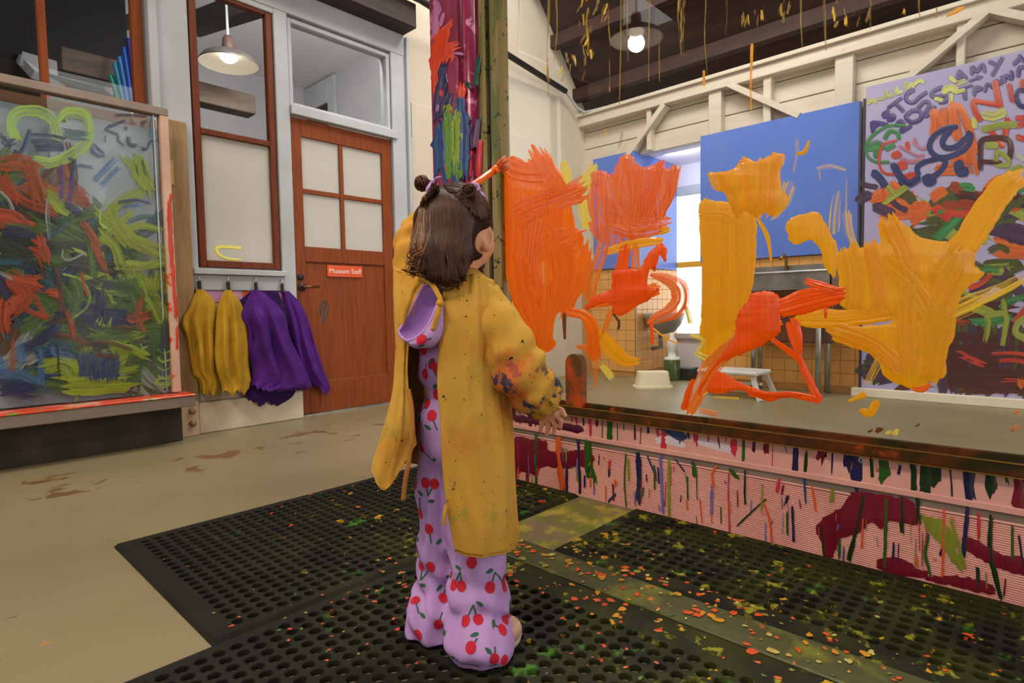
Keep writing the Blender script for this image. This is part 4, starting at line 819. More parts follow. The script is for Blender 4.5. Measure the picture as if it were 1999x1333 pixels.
# orange figure
gp(OR3, gb((100, 992), (120, 950), (160, 900), (182, 860), (258, 850), (312, 862), (332, 905), (334, 1000), (330, 1062), (280, 1100), (200, 1150), (100, 1190), (10, 1240), (-60, 1330), (-90, 1390), (-60, 1300), (20, 1180), (90, 1090)), 0.004)
gs(OR3, [36, 46, 44, 30], gb((335, 940), (450, 905), (560, 880), (650, 862)), 0.004); gs(OR3, [14, 20, 14], gb((475, 800), (550, 828), (640, 850)), 0.004); gs(OR3, [8, 6], gb((568, 940), (568, 985)), 0.004, name='paint_drip')
gs(OR1, 18, gb((140, 960), (220, 900), (320, 900)), 0.003); gs(OR1, 20, gb((120, 1060), (220, 1010), (320, 1010)), 0.003)
gs(OR3, [30, 28, 14], gb((400, 1020), (415, 1090), (430, 1170)), 0.004); gs(OR3, [10, 12, 10], gb((290, 1100), (390, 1170), (455, 1230)), 0.003); gs(OR3, [8, 16, 12], gb((430, 1180), (460, 1270), (500, 1330)), 0.003)
gs(OR4, [30, 36, 34, 30], gd((1150, 560), (980, 720), (860, 920), (730, 1170)), 0.003); gs(OR3, [8, 14, 14], gd((760, 900), (720, 1020), (680, 1160)), 0.003)
gp(OR3, gd((940, 850), (1000, 812), (1150, 880), (1300, 952), (1450, 1000), (1600, 1012), (1790, 1022), (1790, 1060), (1600, 1070), (1500, 1108), (1320, 1030), (1180, 992), (1050, 1028), (880, 1005), (900, 930)), 0.003)
gs(OR3, [12, 13, 12, 14], ge((60, 395), (180, 405), (330, 400), (480, 435)), 0.003); gs(OR3, [8, 14, 18], ge((405, 260), (450, 340), (495, 430)), 0.003); gs(OR4, 10, gd((840, 1190), (980, 1220))); gs(YO3, 4, gd((960, 1060), (1080, 1065), (1200, 1070)))
# thin drips and flecks along the top of the glass
rs = np.random.RandomState(21)
OCH = paint('ochre_drip_paint', rgb(150, 116, 36), rgb(170, 136, 56), 0.48, 0.14, 40, 0.8); OCT = paint('dry_ochre_paint', rgb(170, 124, 20), rgb(186, 146, 40), 0.54, 0.08, 40, 3.0)
for x, y0, y1, w, k in ((1074, 0, 190, 5, 0), (1088, 0, 120, 4, 0), (1215, 0, 205, 4, 0), (1227, 0, 120, 4, 0), (1332, 0, 110, 16, 1), (1380, 0, 150, 3, 0), (1470, 90, 215, 6, 2), (1565, 0, 95, 4, 0), (1610, 0, 100, 6, 0), (1700, 0, 60, 6, 1), (1795, 0, 35, 5, 0), (1150, 20, 110, 8, 1), (1190, 10, 180, 5, 1), (1015, 0, 90, 2, 0), (1270, 0, 160, 3, 0), (1290, 60, 160, 3, 0), (1420, 0, 70, 4, 0)):
    m = (OCH, OCT, YO2)[k]; gs(m, [w, w*0.7, w*0.5], [(x, y0), (x+rs.uniform(-3, 3), (y0+y1)/2), (x+rs.uniform(-4, 4), y1)], 0.001, 0.2, 5, 'paint_drip')
gs(YO2, 5, [(1376, 140), (1376, 168)], name='paint_drip')
for x0, x1, y0, y1, n in ((1120, 1190, 0, 60, 12), (1130, 1160, 60, 130, 8), (1060, 1160, 110, 160, 14), (1450, 1500, 0, 60, 9), (1630, 1700, 0, 60, 10), (1520, 1560, 10, 60, 5), (1140, 1220, 265, 300, 9), (1740, 1830, 0, 40, 4)):
    for i in range(n):
        x, y = rs.uniform(x0, x1), rs.uniform(y0, y1); L = rs.uniform(6, 22); gs((OCT, OCH, YO3)[i % 3], rs.uniform(2.5, 6), [(x, y), (x+rs.uniform(-4, 8), y-L)], 0.0006, 0.35, 5, 'paint_fleck')
gs(YO2, [4, 10, 5], [(1850, 35), (1868, 25), (1882, 18)])
for x, y, k, w in ((1715, 840, 'g', 9), (1700, 842, 'g', 4), (1750, 845, 'y', 10), (1735, 845, 'y', 7), (1793, 830, 'k', 4), (1977, 838, 'o', 9), (1985, 805, 'o', 6), (1380, 770, 'y', 3)):
    m = {'g': DRK, 'y': YP, 'k': DRK, 'o': OR4}[k]; gs(m, w, [(x-3, y), (x+4, y-4)], 0.001, 0.3, 5, 'paint_fleck')

# ---- drips on the pink base
DP = {k: paint('drip_'+k, rgb(*a), rgb(*c_), None, bump=0.2, rough=0.3) for k, a, c_ in (('green', (36, 78, 30), (52, 96, 34)), ('navy', (28, 26, 60), (38, 36, 84)), ('maroon', (104, 16, 36), (124, 24, 44)), ('orange', (214, 78, 34), (226, 100, 50)), ('lime', (120, 128, 40), (140, 146, 60)), ('violet', (104, 88, 160), (124, 110, 176)), ('red', (190, 40, 62), (206, 60, 84)), ('dkgreen', (22, 44, 22), (30, 56, 26)), ('blue', (34, 54, 104), (50, 72, 120)), ('wine', (70, 14, 40), (90, 20, 50)))}
XLO = GX-0.0192; XUP = GX-0.0162
def plo(x, y): return onx(x, y, XLO)
def pup(x, y): return onx(x, y, XUP)
def yat(x, z, X): return float(x), 0
def gf(*pts): return [(1000+x*0.3001, 650+y*0.3001) for x, y in pts]
def gg(*pts): return [(1450+x*0.3249, 900+y*0.3249) for x, y in pts]
def dl(k, w, p, h=0.0012): cnt[0] += 1; stroke(gw, p, w, DP[k], plo, NG, h, cnt[0], 5, 0.25, 'paint_drip', 6)
def du(k, w, p, h=0.0012): cnt[0] += 1; stroke(gw, p, w, DP[k], pup, NG, h, cnt[0], 5, 0.25, 'paint_drip', 6)
# large wine stains
for pts in (gf((10, 690), (120, 690), (220, 700), (240, 760), (330, 770), (430, 760), (520, 790), (520, 860), (420, 870), (330, 880), (200, 870), (140, 920), (60, 900), (10, 950)), gg((650, 190), (760, 190), (900, 210), (1030, 250), (1050, 370), (960, 370), (880, 360), (830, 410), (770, 370), (690, 440), (600, 460), (560, 520), (540, 580), (490, 570), (470, 480), (440, 400), (500, 330), (600, 270)), gg((805, 600), (850, 575), (960, 590), (1060, 650), (1110, 660), (1100, 700), (980, 690), (820, 650)), gg((1320, 450), (1420, 480), (1560, 560), (1690, 580), (1690, 680), (1560, 650), (1450, 600), (1340, 530)), gg((1120, 690), (1300, 690), (1480, 730), (1500, 800), (1300, 760), (1120, 720))):
    cnt[0] += 1; blob(gw, pts, DP['maroon'], plo, NG, 0.0006, cnt[0], 2.0, 'paint_patch', 3.0)
cnt[0] += 1; blob(gw, gg((1060, 330), (1160, 340), (1260, 420), (1290, 560), (1320, 660), (1230, 560), (1130, 440)), DP['lime'], plo, NG, 0.0006, cnt[0], 3.0, 'paint_patch', 3.0)
for k, w, p in (('green', 5, ((155, 660), (155, 980))), ('orange', 12, ((295, 690), (310, 850), (330, 1020))), ('navy', 5, ((430, 700), (435, 850), (440, 1040))), ('green', 16, ((490, 710), (495, 860), (525, 950))), ('navy', 10, ((815, 780), (825, 900), (822, 1090))), ('violet', 6, ((965, 800), (970, 950), (980, 1170))), ('lime', 5, ((1020, 820), (1018, 1000), (1020, 1190))), ('navy', 4, ((355, 860), (355, 1040))), ('green', 9, ((1180, 850), (1190, 930))), ('orange', 5, ((1330, 860), (1300, 920), (1310, 1000))), ('violet', 6, ((1300, 1030), (1295, 1170))), ('dkgreen', 4, ((1515, 900), (1512, 1010), (1517, 1110))), ('red', 3, ((1410, 900), (1405, 1060), (1415, 1300))), ('blue', 4, ((880, 800), (905, 860), (925, 910))), ('green', 3, ((740, 780), (730, 960), (740, 1130))), ('red', 4, ((630, 840), (628, 900))), ('navy', 5, ((670, 1050), (625, 1095))), ('green', 6, ((850, 1010), (845, 1060))), ('dkgreen', 3, ((1650, 1080), (1560, 1160), (1460, 1255))), ('green', 8, ((1420, 890), (1465, 940))), ('orange', 3, ((1220, 1080), (1235, 1230))), ('navy', 3, ((1060, 820), (1120, 900)))):
    dl(k, w, gf(*p))
for k, w, p in (('dkgreen', 9, ((955, 220), (955, 310), (955, 420))), ('dkgreen', 9, ((1050, 230), (1055, 370))), ('dkgreen', 9, ((725, 200), (690, 380), (640, 590))), ('green', 7, ((860, 220), (858, 440), (850, 650))), ('navy', 9, ((1350, 290), (1340, 420), (1320, 580))), ('dkgreen', 10, ((1490, 340), (1490, 560), (1550, 820))), ('orange', 5, ((1210, 290), (1205, 480), (1200, 700))), ('red', 6, ((1415, 310), (1420, 460))), ('navy', 5, ((298, 280), (305, 480))), ('orange', 4, ((110, 220), (160, 350), (175, 490))), ('blue', 4, ((370, 110), (378, 250))), ('orange', 4, ((415, 150), (440, 300))), ('red', 7, ((220, 110), (205, 190))), ('green', 6, ((1115, 440), (1100, 560), (1130, 690))), ('dkgreen', 7, ((1410, 640), (1420, 780))), ('lime', 8, ((1250, 350), (1290, 480), (1330, 640))), ('navy', 6, ((270, 210), (255, 260))), ('green', 6, ((580, 460), (580, 580))), ('dkgreen', 6, ((470, 370), (480, 470), (490, 570))), ('lime', 8, ((540, 170), (535, 240))), ('navy', 4, ((1660, 450), (1685, 640))), ('green', 5, ((1620, 390), (1620, 590)))):
    dl(k, w, gg(*p))
rs = np.random.RandomState(9)
for i in range(115):
    y_ = rs.uniform(-0.05, 1.75); z_ = rs.uniform(0.03, 0.19); L = rs.uniform(0.006, 0.09)
    v0 = BAS@(np.array((XLO, y_, z_))-CAM); v1 = BAS@(np.array((XLO, y_+rs.uniform(-.004, .004), max(0.004, z_-L)))-CAM)
    a_ = (CX+F*v0[0]/v0[2], CY-F*v0[1]/v0[2]); c_ = (CX+F*v1[0]/v1[2], CY-F*v1[1]/v1[2]); dl(['red', 'green', 'maroon', 'violet', 'navy', 'orange', 'lime'][rs.randint(7)], rs.choice([1.2, 1.6, 2.2, 3.2, 4.5]), [a_, c_])
for i in range(60):
    y_ = -0.1+1.85*i/60+rs.uniform(-.01, .01); z_ = rs.uniform(0.29, 0.317); L = rs.choice([0.015, 0.03, 0.05, 0.075, 0.09])*rs.uniform(0.8, 1.2)
    v0 = BAS@(np.array((XUP, y_, z_+0.01))-CAM); v1 = BAS@(np.array((XUP, y_+rs.uniform(-.006, .006), max(0.243, z_-L)))-CAM)
    a_ = (CX+F*v0[0]/v0[2], CY-F*v0[1]/v0[2]); c_ = (CX+F*v1[0]/v1[2], CY-F*v1[1]/v1[2])
    near = y_ < 0.55
    du((['dkgreen', 'green', 'maroon', 'dkgreen', 'navy'] if near else ['green', 'navy', 'maroon', 'red', 'wine', 'orange', 'blue'])[rs.randint(5)], rs.choice([2.0, 3.5, 6.0, 11.0])*(1.9 if near else 1.0), [a_, ((a_[0]+c_[0])/2, (a_[1]+c_[1])/2), c_])
for pts, k in ((gf((940, 610), (1040, 620), (1130, 660), (1110, 710), (1060, 690), (1000, 650)), 'blue'), (gf((10, 530), (200, 560), (440, 600), (430, 650), (200, 600), (20, 575)), 'wine')):
    cnt[0] += 1; blob(gw, pts, DP[k], pup, NG, 0.0015, cnt[0], 1.5, 'paint_patch', 2.0)
WHT = paint('drip_white', rgb(226, 214, 226), rgb(206, 190, 206), None)
cnt[0] += 1; stroke(gw, gf((960, 690), (1050, 700), (1120, 725)), 17, WHT, pup, NG, 0.001, 3, 5, 0.2, 'paint_patch')
cnt[0] += 1; stroke(gw, gf((1180, 700), (1280, 720), (1440, 760)), 17, WHT, pup, NG, 0.0006, 4, 5, 0.2, 'paint_patch')
# ================================================================== painted glass easel on the left
EY = 3.66
es = thing('glass_easel', 'glass easel on the left covered in blue, green and orange paint', 'easel', (0.6, EY, 0))
PKF = mat('easel_frame_paint', rgb(214, 176, 158), 0.5, rgb(196, 160, 140), 5.0, spots=((rgb(214, 66, 30), 7.0, 0.60, 0.64, 6.0, ((2, 1.5, 1.3), (0, 0.9, 1.0))),))
GRF = mat('easel_top_rail', rgb(150, 134, 124), 0.5, rgb(132, 116, 104), 5.0)
MB().box((-1.2, EY-0.03, 1.825), (1.118, EY+0.03, 1.868), 0.004).build('top_rail', GRF, es)
MB().box((1.075, EY-0.03, 0.29), (1.118, EY+0.03, 1.825), 0.004).build('side_stile', PKF, es)
MB().box((1.045, EY-0.012, 0.30), (1.052, EY+0.012, 1.822)).build('inner_bar', STEEL, es)
MB().box((-1.2, EY, 0.29), (1.075, EY+0.006, 1.825)).build('pane', GLASS, es)
BRN = mat('brown_backing', rgb(112, 76, 40), 0.7, rgb(90, 60, 32), 3.0); GRB = mat('grey_backing', rgb(150, 166, 178), 0.5, rgb(136, 152, 166), 2.0)
MB().box((-1.2, EY+0.10, 0.29), (1.09, EY+0.12, 1.83)).build('backing', BRN, es)
p_ = [ony(0, 196, EY+0.05), ony(307, 255, EY+0.05)]
MB().box((-1.2, EY+0.05, 0.29), (1.085, EY+0.06, 0.5*(p_[0][2]+p_[1][2]))).build('grey_sheet', GRB, es)
LEDR = mat('ledge_red_paint', rgb(222, 66, 24), 0.35, rgb(226, 170, 140), 8.0, 0.52, 0.62, coat=0.3, spots=((rgb(120, 150, 60), 9.0, 0.62, 0.66, 5.0), (rgb(52, 60, 110), 10.0, 0.66, 0.70, 8.0)))
MB().box((-1.2, 3.52, 0.215), (1.155, 3.685, 0.275), 0.004).build('ledge', mat('grey_ledge', rgb(128, 116, 104), 0.55, rgb(112, 100, 90), 4.0), es)
MB().box((-1.2, 3.515, 0.275), (1.155, 3.685, 0.284), 0.003).build('ledge_top', LEDR, es)
MB().box((-1.2, 3.675, 0.0), (1.128, 3.78, 0.215), 0.003).build('base', mat('black_base', rgb(50, 44, 40), 0.8, rgb(70, 62, 54), 7.0, bump=0.2), es)
hg = MB(); hg.box((1.118, 3.68, 1.46), (1.15, 3.70, 1.60), 0.003); hg.build('hinge', mat('brass_hinge', rgb(160, 132, 84), 0.35, metal=0.8), es)
ps = thing('support_post', 'tan wooden post with two bolts between easel and smocks', 'post', (1.19, 3.76, 0))
MB().box((1.14, 3.785, 0.0), (1.262, 3.828, 1.86), 0.006).build('post', TAN, ps)
CRP = mat('cream_post_foot', rgb(214, 190, 154), 0.6, rgb(196, 168, 130), 4.0)
MB().box((1.138, 3.776, 0.0), (1.254, 3.785, 0.21), 0.003).build('foot_plate', CRP, ps)
for z_ in (0.075, 0.15):
    m_ = MB(); m_.lathe((0, 0, 0), [(0, 0.018), (0.014, 0.016), (0.020, 0.008), (0.021, 0.0)], 14); m_.v = [V3((1.215+p[0], 3.776-p[2], z_+p[1])) for p in m_.v]; m_.build('bolt', mat('bolt_metal', rgb(150, 124, 90), 0.5, metal=0.4), ps, True)
def pe(x, y): return ony(x, y, EY)
NE = (0, -1, 0)
EP = {k: paint('easel_'+k, rgb(*[q*0.82 for q in a]), rgb(*[q*0.82 for q in c_]), t+0.03, 0.2, 22, 0.9, rough=0.5, bump=0.25) for k, a, c_, t in (
    ('blue', (22, 48, 104), (40, 74, 130), 0.40), ('navy', (18, 30, 78), (28, 44, 100), 0.38), ('teal', (26, 78, 92), (40, 96, 110), 0.42), ('green', (54, 92, 26), (84, 118, 30), 0.38), ('lime', (136, 162, 14), (156, 176, 34), 0.36),
    ('orange', (170, 78, 14), (150, 66, 16), 0.38), ('dark', (26, 36, 26), (38, 48, 30), 0.36), ('brown', (88, 50, 18), (110, 62, 20), 0.38), ('white', (176, 190, 186), (150, 168, 168), 0.46), ('sky', (58, 108, 168), (84, 132, 184), 0.44), ('violet', (74, 60, 140), (90, 76, 150), 0.44), ('pale', (150, 196, 60), (176, 214, 110), 0.40), ('red', (190, 72, 18), (164, 58, 16), 0.38))}
es_n = [0]
def e_(k, w, *pts, h=0.0004):
    es_n[0] += 1; stroke(es, pts, w, EP[k], pe, NE, h, 500+es_n[0], 9, 0.26, 'paint_stroke', 8, 0.00005*es_n[0])
rs = np.random.RandomState(77)
for x0, x1, y0, y1, n, pal, w in ((-20, 110, 330, 470, 12, ('brown', 'orange', 'dark', 'brown'), 60), (60, 330, 400, 450, 8, ('white', 'teal', 'green', 'sky'), 40), (140, 330, 470, 720, 34, ('lime', 'green', 'lime', 'dark', 'green'), 62), (-20, 180, 450, 660, 34, ('dark', 'green', 'dark', 'navy', 'brown', 'teal'), 62), (90, 260, 560, 680, 18, ('dark', 'dark', 'navy', 'green'), 58), (-20, 130, 650, 770, 12, ('teal', 'white', 'sky', 'navy'), 46), (90, 320, 690, 750, 10, ('lime', 'green', 'white'), 46), (-330, -20, 360, 740, 44, ('dark', 'green', 'orange', 'navy', 'lime', 'teal'), 84)):
    for i in range(int(n*0.66)):
        x, y = rs.uniform(x0, x1), rs.uniform(y0, y1); a = rs.uniform(-1.3, 1.3); L = rs.uniform(60, 130); cl = lambda p: (min(318, p[0]), min(752-max(0, -p[0])*0.1, max(322, p[1])))
        e_(pal[rs.randint(len(pal))], min(w*rs.uniform(0.6, 1.1), 2*(335-min(318, x+20))) if x > 260 else w*rs.uniform(0.6, 1.1), cl((x-L*math.cos(a)/2, y-L*math.sin(a)/2)), cl((x, y)), cl((x+L*math.cos(a)/2, y+L*math.sin(a)/2)))
rs = np.random.RandomState(12)
regions = [  # x0,x1,y0,y1, n, palette, width, angle
    (0, 150, 320, 480, 14, ('orange', 'brown', 'dark', 'orange', 'red'), 30, 1.0), (0, 120, 420, 560, 10, ('dark', 'teal', 'navy', 'green'), 26, 0.4),
    (110, 300, 390, 480, 14, ('lime', 'green', 'teal', 'lime', 'blue'), 22, 0.9), (160, 320, 420, 600, 22, ('lime', 'green', 'lime', 'dark', 'lime'), 30, 1.0),
    (0, 160, 540, 660, 14, ('dark', 'green', 'teal', 'brown', 'navy'), 30, 0.6), (100, 240, 560, 680, 14, ('dark', 'navy', 'green', 'dark', 'brown'), 28, 0.8),
    (200, 325, 560, 720, 18, ('lime', 'green', 'lime'), 30, 1.1), (0, 120, 650, 760, 8, ('teal', 'navy', 'blue', 'sky'), 22, 1.4)]
for x0, x1, y0, y1, n, pal, w, ang in regions:
    for i in range(int(n*0.64)):
        x, y = rs.uniform(x0, x1), rs.uniform(y0, y1); a = rs.uniform(-ang, ang)+(0.6 if ang > 0.9 else 0.1); L = rs.uniform(40, 110)
        e_(pal[rs.randint(len(pal))], rs.uniform(0.5, 1.1)*w, (x-L*math.cos(a)/2, y-L*math.sin(a)/2), (x+rs.uniform(-8, 8), y+rs.uniform(-8, 8)), (min(328, x+L*math.cos(a)/2), y+L*math.sin(a)/2))
# features
def zh(*pts): return [(x*0.24, 160+y*0.24) for x, y in pts]
def zl(*pts): return [(x*0.24, 480+y*0.24) for x, y in pts]
def eh(k, w, *p): e_(k, w, *zh(*p))
def el(k, w, *p): e_(k, w, *zl(*p))
eh('pale', 20, (130, 450), (90, 380), (100, 290), (180, 240), (300, 240), (400, 290), (440, 370), (470, 470)); eh('pale', 21, (480, 340), (520, 270), (600, 250), (690, 290), (720, 390), (700, 500), (620, 570), (520, 630), (420, 660), (320, 650))
for i in range(6): eh('navy', 5, (250+10*i, 480+16*i), (380, 470+18*i), (510, 500+12*i))
eh('navy', 14, (0, 440), (50, 500), (110, 490)); eh('blue', 10, (110, 570), (170, 590), (240, 400)); eh('navy', 6, (260, 430), (400, 440), (520, 465)); eh('teal', 20, (540, 410), (600, 430), (670, 440))
eh('navy', 6, (1000, 320), (930, 350), (855, 385), (950, 430), (960, 480), (1000, 515)); eh('navy', 4, (940, 270), (1050, 270), (1180, 280)); eh('navy', 7, (1045, 460), (1050, 510), (1110, 525)); eh('navy', 6, (1160, 350), (1150, 330), (1190, 320)); eh('navy', 8, (1160, 545), (1180, 550)); eh('sky', 7, (1240, 280), (1235, 400), (1240, 500)); eh('navy', 5, (1200, 540), (1215, 490), (1270, 480)); eh('navy', 5, (1020, 370), (1030, 395)); eh('navy', 6, (1065, 320), (1085, 340))
eh('blue', 7, (740, 530), (760, 580), (820, 610), (850, 590), (800, 550), (770, 520)); eh('navy', 3, (855, 440), (850, 490)); eh('blue', 6, (640, 680), (740, 695)); eh('sky', 12, (920, 640), (850, 720), (770, 800)); eh('sky', 12, (960, 710), (890, 770), (820, 840)); eh('blue', 8, (560, 630), (600, 650), (580, 800)); eh('violet', 9, (500, 690), (500, 800), (490, 950)); eh('violet', 9, (570, 780), (580, 860), (560, 950)); eh('lime', 32, (1080, 640), (1150, 720), (1180, 850)); eh('lime', 26, (1130, 650), (1120, 760), (1200, 860)); eh('green', 5, (1090, 660), (1120, 760)); eh('green', 5, (1150, 640), (1180, 760))
eh('blue', 6, (960, 980), (1100, 960), (1220, 985)); eh('sky', 9, (1000, 1010), (1120, 1000)); eh('teal', 8, (1040, 1140), (1130, 1100), (1220, 1090)); eh('pale', 8, (810, 1060), (810, 1150), (860, 1190)); eh('white', 8, (390, 950), (380, 1100), (400, 1280)); eh('white', 7, (0, 900), (60, 960), (100, 1040)); eh('red', 17, (10, 760), (60, 850), (110, 970)); eh('orange', 30, (30, 650), (160, 660), (280, 720)); eh('orange', 28, (220, 700), (280, 800), (330, 960)); eh('navy', 12, (540, 1000), (600, 1030), (650, 1070)); eh('orange', 14, (680, 1150), (740, 1240), (790, 1330)); eh('navy', 20, (80, 1200), (180, 1220), (260, 1260)); eh('red', 18, (320, 1270), (340, 1330))
el('orange', 14, (760, 0), (800, 90), (850, 200)); el('red', 30, (300, 20), (350, 40), (370, 100)); el('white', 5, (510, 40), (500, 90), (560, 120), (680, 60)); el('red', 36, (120, 270), (200, 300), (280, 320)); el('red', 38, (150, 330), (200, 400), (140, 470)); el('red', 12, (260, 390), (310, 480), (370, 580)); el('red', 12, (150, 480), (250, 540), (370, 580)); el('brown', 12, (460, 180), (480, 330), (500, 520)); el('red', 14, (390, 380), (440, 380), (480, 400)); el('red', 12, (540, 540), (570, 620), (590, 720)); el('pale', 5, (510, 230), (640, 270), (720, 380), (700, 500), (580, 590)); el('green', 30, (560, 320), (600, 420), (580, 520)); el('orange', 7, (660, 230), (680, 330), (710, 400)); el('white', 8, (0, 220), (90, 260)); el('red', 22, (30, 480), (20, 600), (40, 680)); el('orange', 14, (1140, 440), (1120, 560), (1150, 680)); el('orange', 24, (1070, 590), (1120, 600), (1180, 570)); el('navy', 22, (830, 420), (820, 520))
el('orange', 9, (100, 760), (100, 880), (100, 1000)); el('sky', 13, (330, 860), (335, 980), (330, 1100)); el('sky', 16, (150, 800), (180, 900), (160, 930)); el('sky', 20, (420, 800), (460, 880), (560, 900)); el('lime', 40, (400, 980), (520, 960), (620, 1060)); el('lime', 40, (560, 1130), (760, 1130), (980, 1110)); el('lime', 14, (1000, 1020), (1100, 1000))
for i in range(8): el('blue', 13, (650+40*i, 880), (660+40*i, 980), (660+38*i, 1080))
el('brown', 8, (620, 830), (760, 780), (900, 790), (1060, 840)); el('brown', 8, (740, 860), (820, 890), (930, 900)); el('navy', 18, (0, 1110), (100, 1130), (240, 1150)); el('navy', 20, (0, 1170), (90, 1190), (200, 1210)); el('dark', 4, (465, 800), (470, 930), (475, 1060))
for i in range(5): el('pale', 4, (1280, 840+70*i), (1320, 870+70*i), (1390, 850+66*i))
el('pale', 6, (1260, 1100), (1310, 1070), (1390, 1090), (1350, 1120), (1270, 1115)); el('dark', 14, (1340, 640), (1330, 760), (1340, 830)); el('teal', 10, (1300, 790), (1310, 880))
# thick red runs on the stile
def ps_(x, y): return ony(x, y, EY-0.0305)
RD = paint('thick_red_paint', rgb(214, 62, 24), rgb(196, 50, 20), 0.3)
for w, p in ((9, ((330, 395), (333, 450), (336, 520))), (6, ((334, 380), (328, 430))), (7, ((338, 520), (340, 570), (344, 620))), (5, ((345, 640), (346, 680)))): stroke(es, p, w, RD, ps_, NE, 0.004, 800+w, 7, 0.25, 'paint_run', 6)

# ================================================================== rubber mats
def stains(lo, hi): return lo, hi
MATM = mat('rubber_mat', rgb(30, 29, 23), 0.72, rgb(20, 19, 15), 8.0, bump=0.1, bs=120, spec=0.25, spots=(
    (rgb(58, 62, 16), 5.0, 0.40, 0.70, 2.0, ((0, 0.5, 1.1), (1, 2.2, 1.3))),
    (rgb(60, 110, 34), 10.0, 0.63, 0.68, 7.0, ((0, 0.55, 0.8),)),
    (rgb(150, 148, 40), 16.0, 0.60, 0.66, 31.0, ((0, 0.85, 1.15), (1, 1.7, 1.3))),
    (rgb(206, 160, 34), 20.0, 0.66, 0.69, 51.0, ((0, 0.65, 1.1),)),
    (rgb(226, 84, 30), 15.0, 0.675, 0.70, 17.0, ((0, 0.6, 0.95),))))
STRM = mat('painted_rubber_strip', rgb(62, 66, 30), 0.5, rgb(84, 88, 46), 4.0, stretch=(5, 0.7, 1), bump=0.1, spots=(
    (rgb(120, 124, 40), 6.0, 0.5, 0.62, 2.0), (rgb(196, 160, 34), 14.0, 0.64, 0.67, 5.0), (rgb(224, 120, 30), 18.0, 0.67, 0.69, 17.0), (rgb(62, 70, 76), 4.0, 0.60, 0.70, 27.0)))
PITCH = 0.0358; HR = 0.0128; T = 0.012
def rubber_mat(label, x0, x1, y0, y1, hx0, hx1, hy0, hy1, m):
    """holes on a square lattice from (hx0,hy0) to (hx1,hy1) (hole centres); solid border to the outer edge with bevel"""
    t = thing('rubber_mat', label, 'mat', ((x0+x1)/2, (y0+y1)/2, 0), 'perforated rubber floor mats')
    nx = int(round((hx1-hx0)/PITCH))+1; ny = int(round((hy1-hy0)/PITCH))+1; n = 12
    hp = PITCH/2; ang = [math.pi/4+2*math.pi*k/n for k in range(n)]
    sq = []
    for a in ang:
        c_, s_ = math.cos(a), math.sin(a); f = hp/max(abs(c_), abs(s_)); sq.append((c_*f, s_*f))
    rings = [[(p[0], p[1], T) for p in sq], [(HR*1.14*math.cos(a), HR*1.14*math.sin(a), T) for a in ang], [(HR*1.05*math.cos(a), HR*1.05*math.sin(a), T+0.0012) for a in ang], [(HR*math.cos(a), HR*math.sin(a), T-0.0005) for a in ang], [(HR*0.94*math.cos(a), HR*0.94*math.sin(a), 0.0006) for a in ang]]
    base = np.array(rings).reshape(-1, 3); fb = []
    for r in range(4):
        for k in range(n): k2 = (k+1) % n; fb.append((r*n+k, r*n+k2, (r+1)*n+k2, (r+1)*n+k))
    fb = np.array(fb); cx = hx0+PITCH*np.arange(nx); cy = hy0+PITCH*np.arange(ny); G = np.stack(np.meshgrid(cx, cy, indexing='ij'), -1).reshape(-1, 2)
    vs = (base[None]+np.concatenate([G, np.zeros((len(G), 1))], 1)[:, None]).reshape(-1, 3); fs = (fb[None]+(np.arange(len(G))*len(base))[:, None, None]).reshape(-1, 4)
    me = bpy.data.meshes.new('perforated_field'); me.from_pydata(vs.tolist(), [], fs.tolist()); link('perforated_field', me, m, t)
    ax, bx, ay, by = hx0-hp, hx0-hp+nx*PITCH, hy0-hp, hy0-hp+ny*PITCH; e = 0.010
    O = [(x0, y0), (x1, y0), (x1, y1), (x0, y1)]; O2 = [(x0+e, y0+e), (x1-e, y0+e), (x1-e, y1-e), (x0+e, y1-e)]; I = [(ax, ay), (bx, ay), (bx, by), (ax, by)]
    v = [(p[0], p[1], 0.001) for p in O]+[(p[0], p[1], T) for p in O2]+[(p[0], p[1], T) for p in I]
    MB().add(v, [(i, (i+1) % 4, 4+(i+1) % 4, 4+i) for i in range(4)]+[(4+i, 4+(i+1) % 4, 8+(i+1) % 4, 8+i) for i in range(4)]).build('border', m, t)
    return t
rubber_mat('black perforated rubber mat lying behind the child, farthest from camera', 0.448, 1.79, 1.335, 2.155, 0.52, 1.736, 1.38, 2.096, MATM)
rubber_mat('black perforated rubber mat the child stands on', -0.30, 1.20, 0.05, 1.327, -0.24, 1.085, 0.13, 1.274, MATM)
rubber_mat('black perforated rubber mat along the pink base', 1.322, 1.795, -0.9, 1.09, 1.394, 1.752, -0.84, 1.02, MATM)
tag(MB().box((1.203, -0.9, 0.0), (1.319, 1.33, 0.011), 0.003).build('rubber_strip', STRM), 'smooth olive rubber strip between the mats, spattered with paint', 'mat')
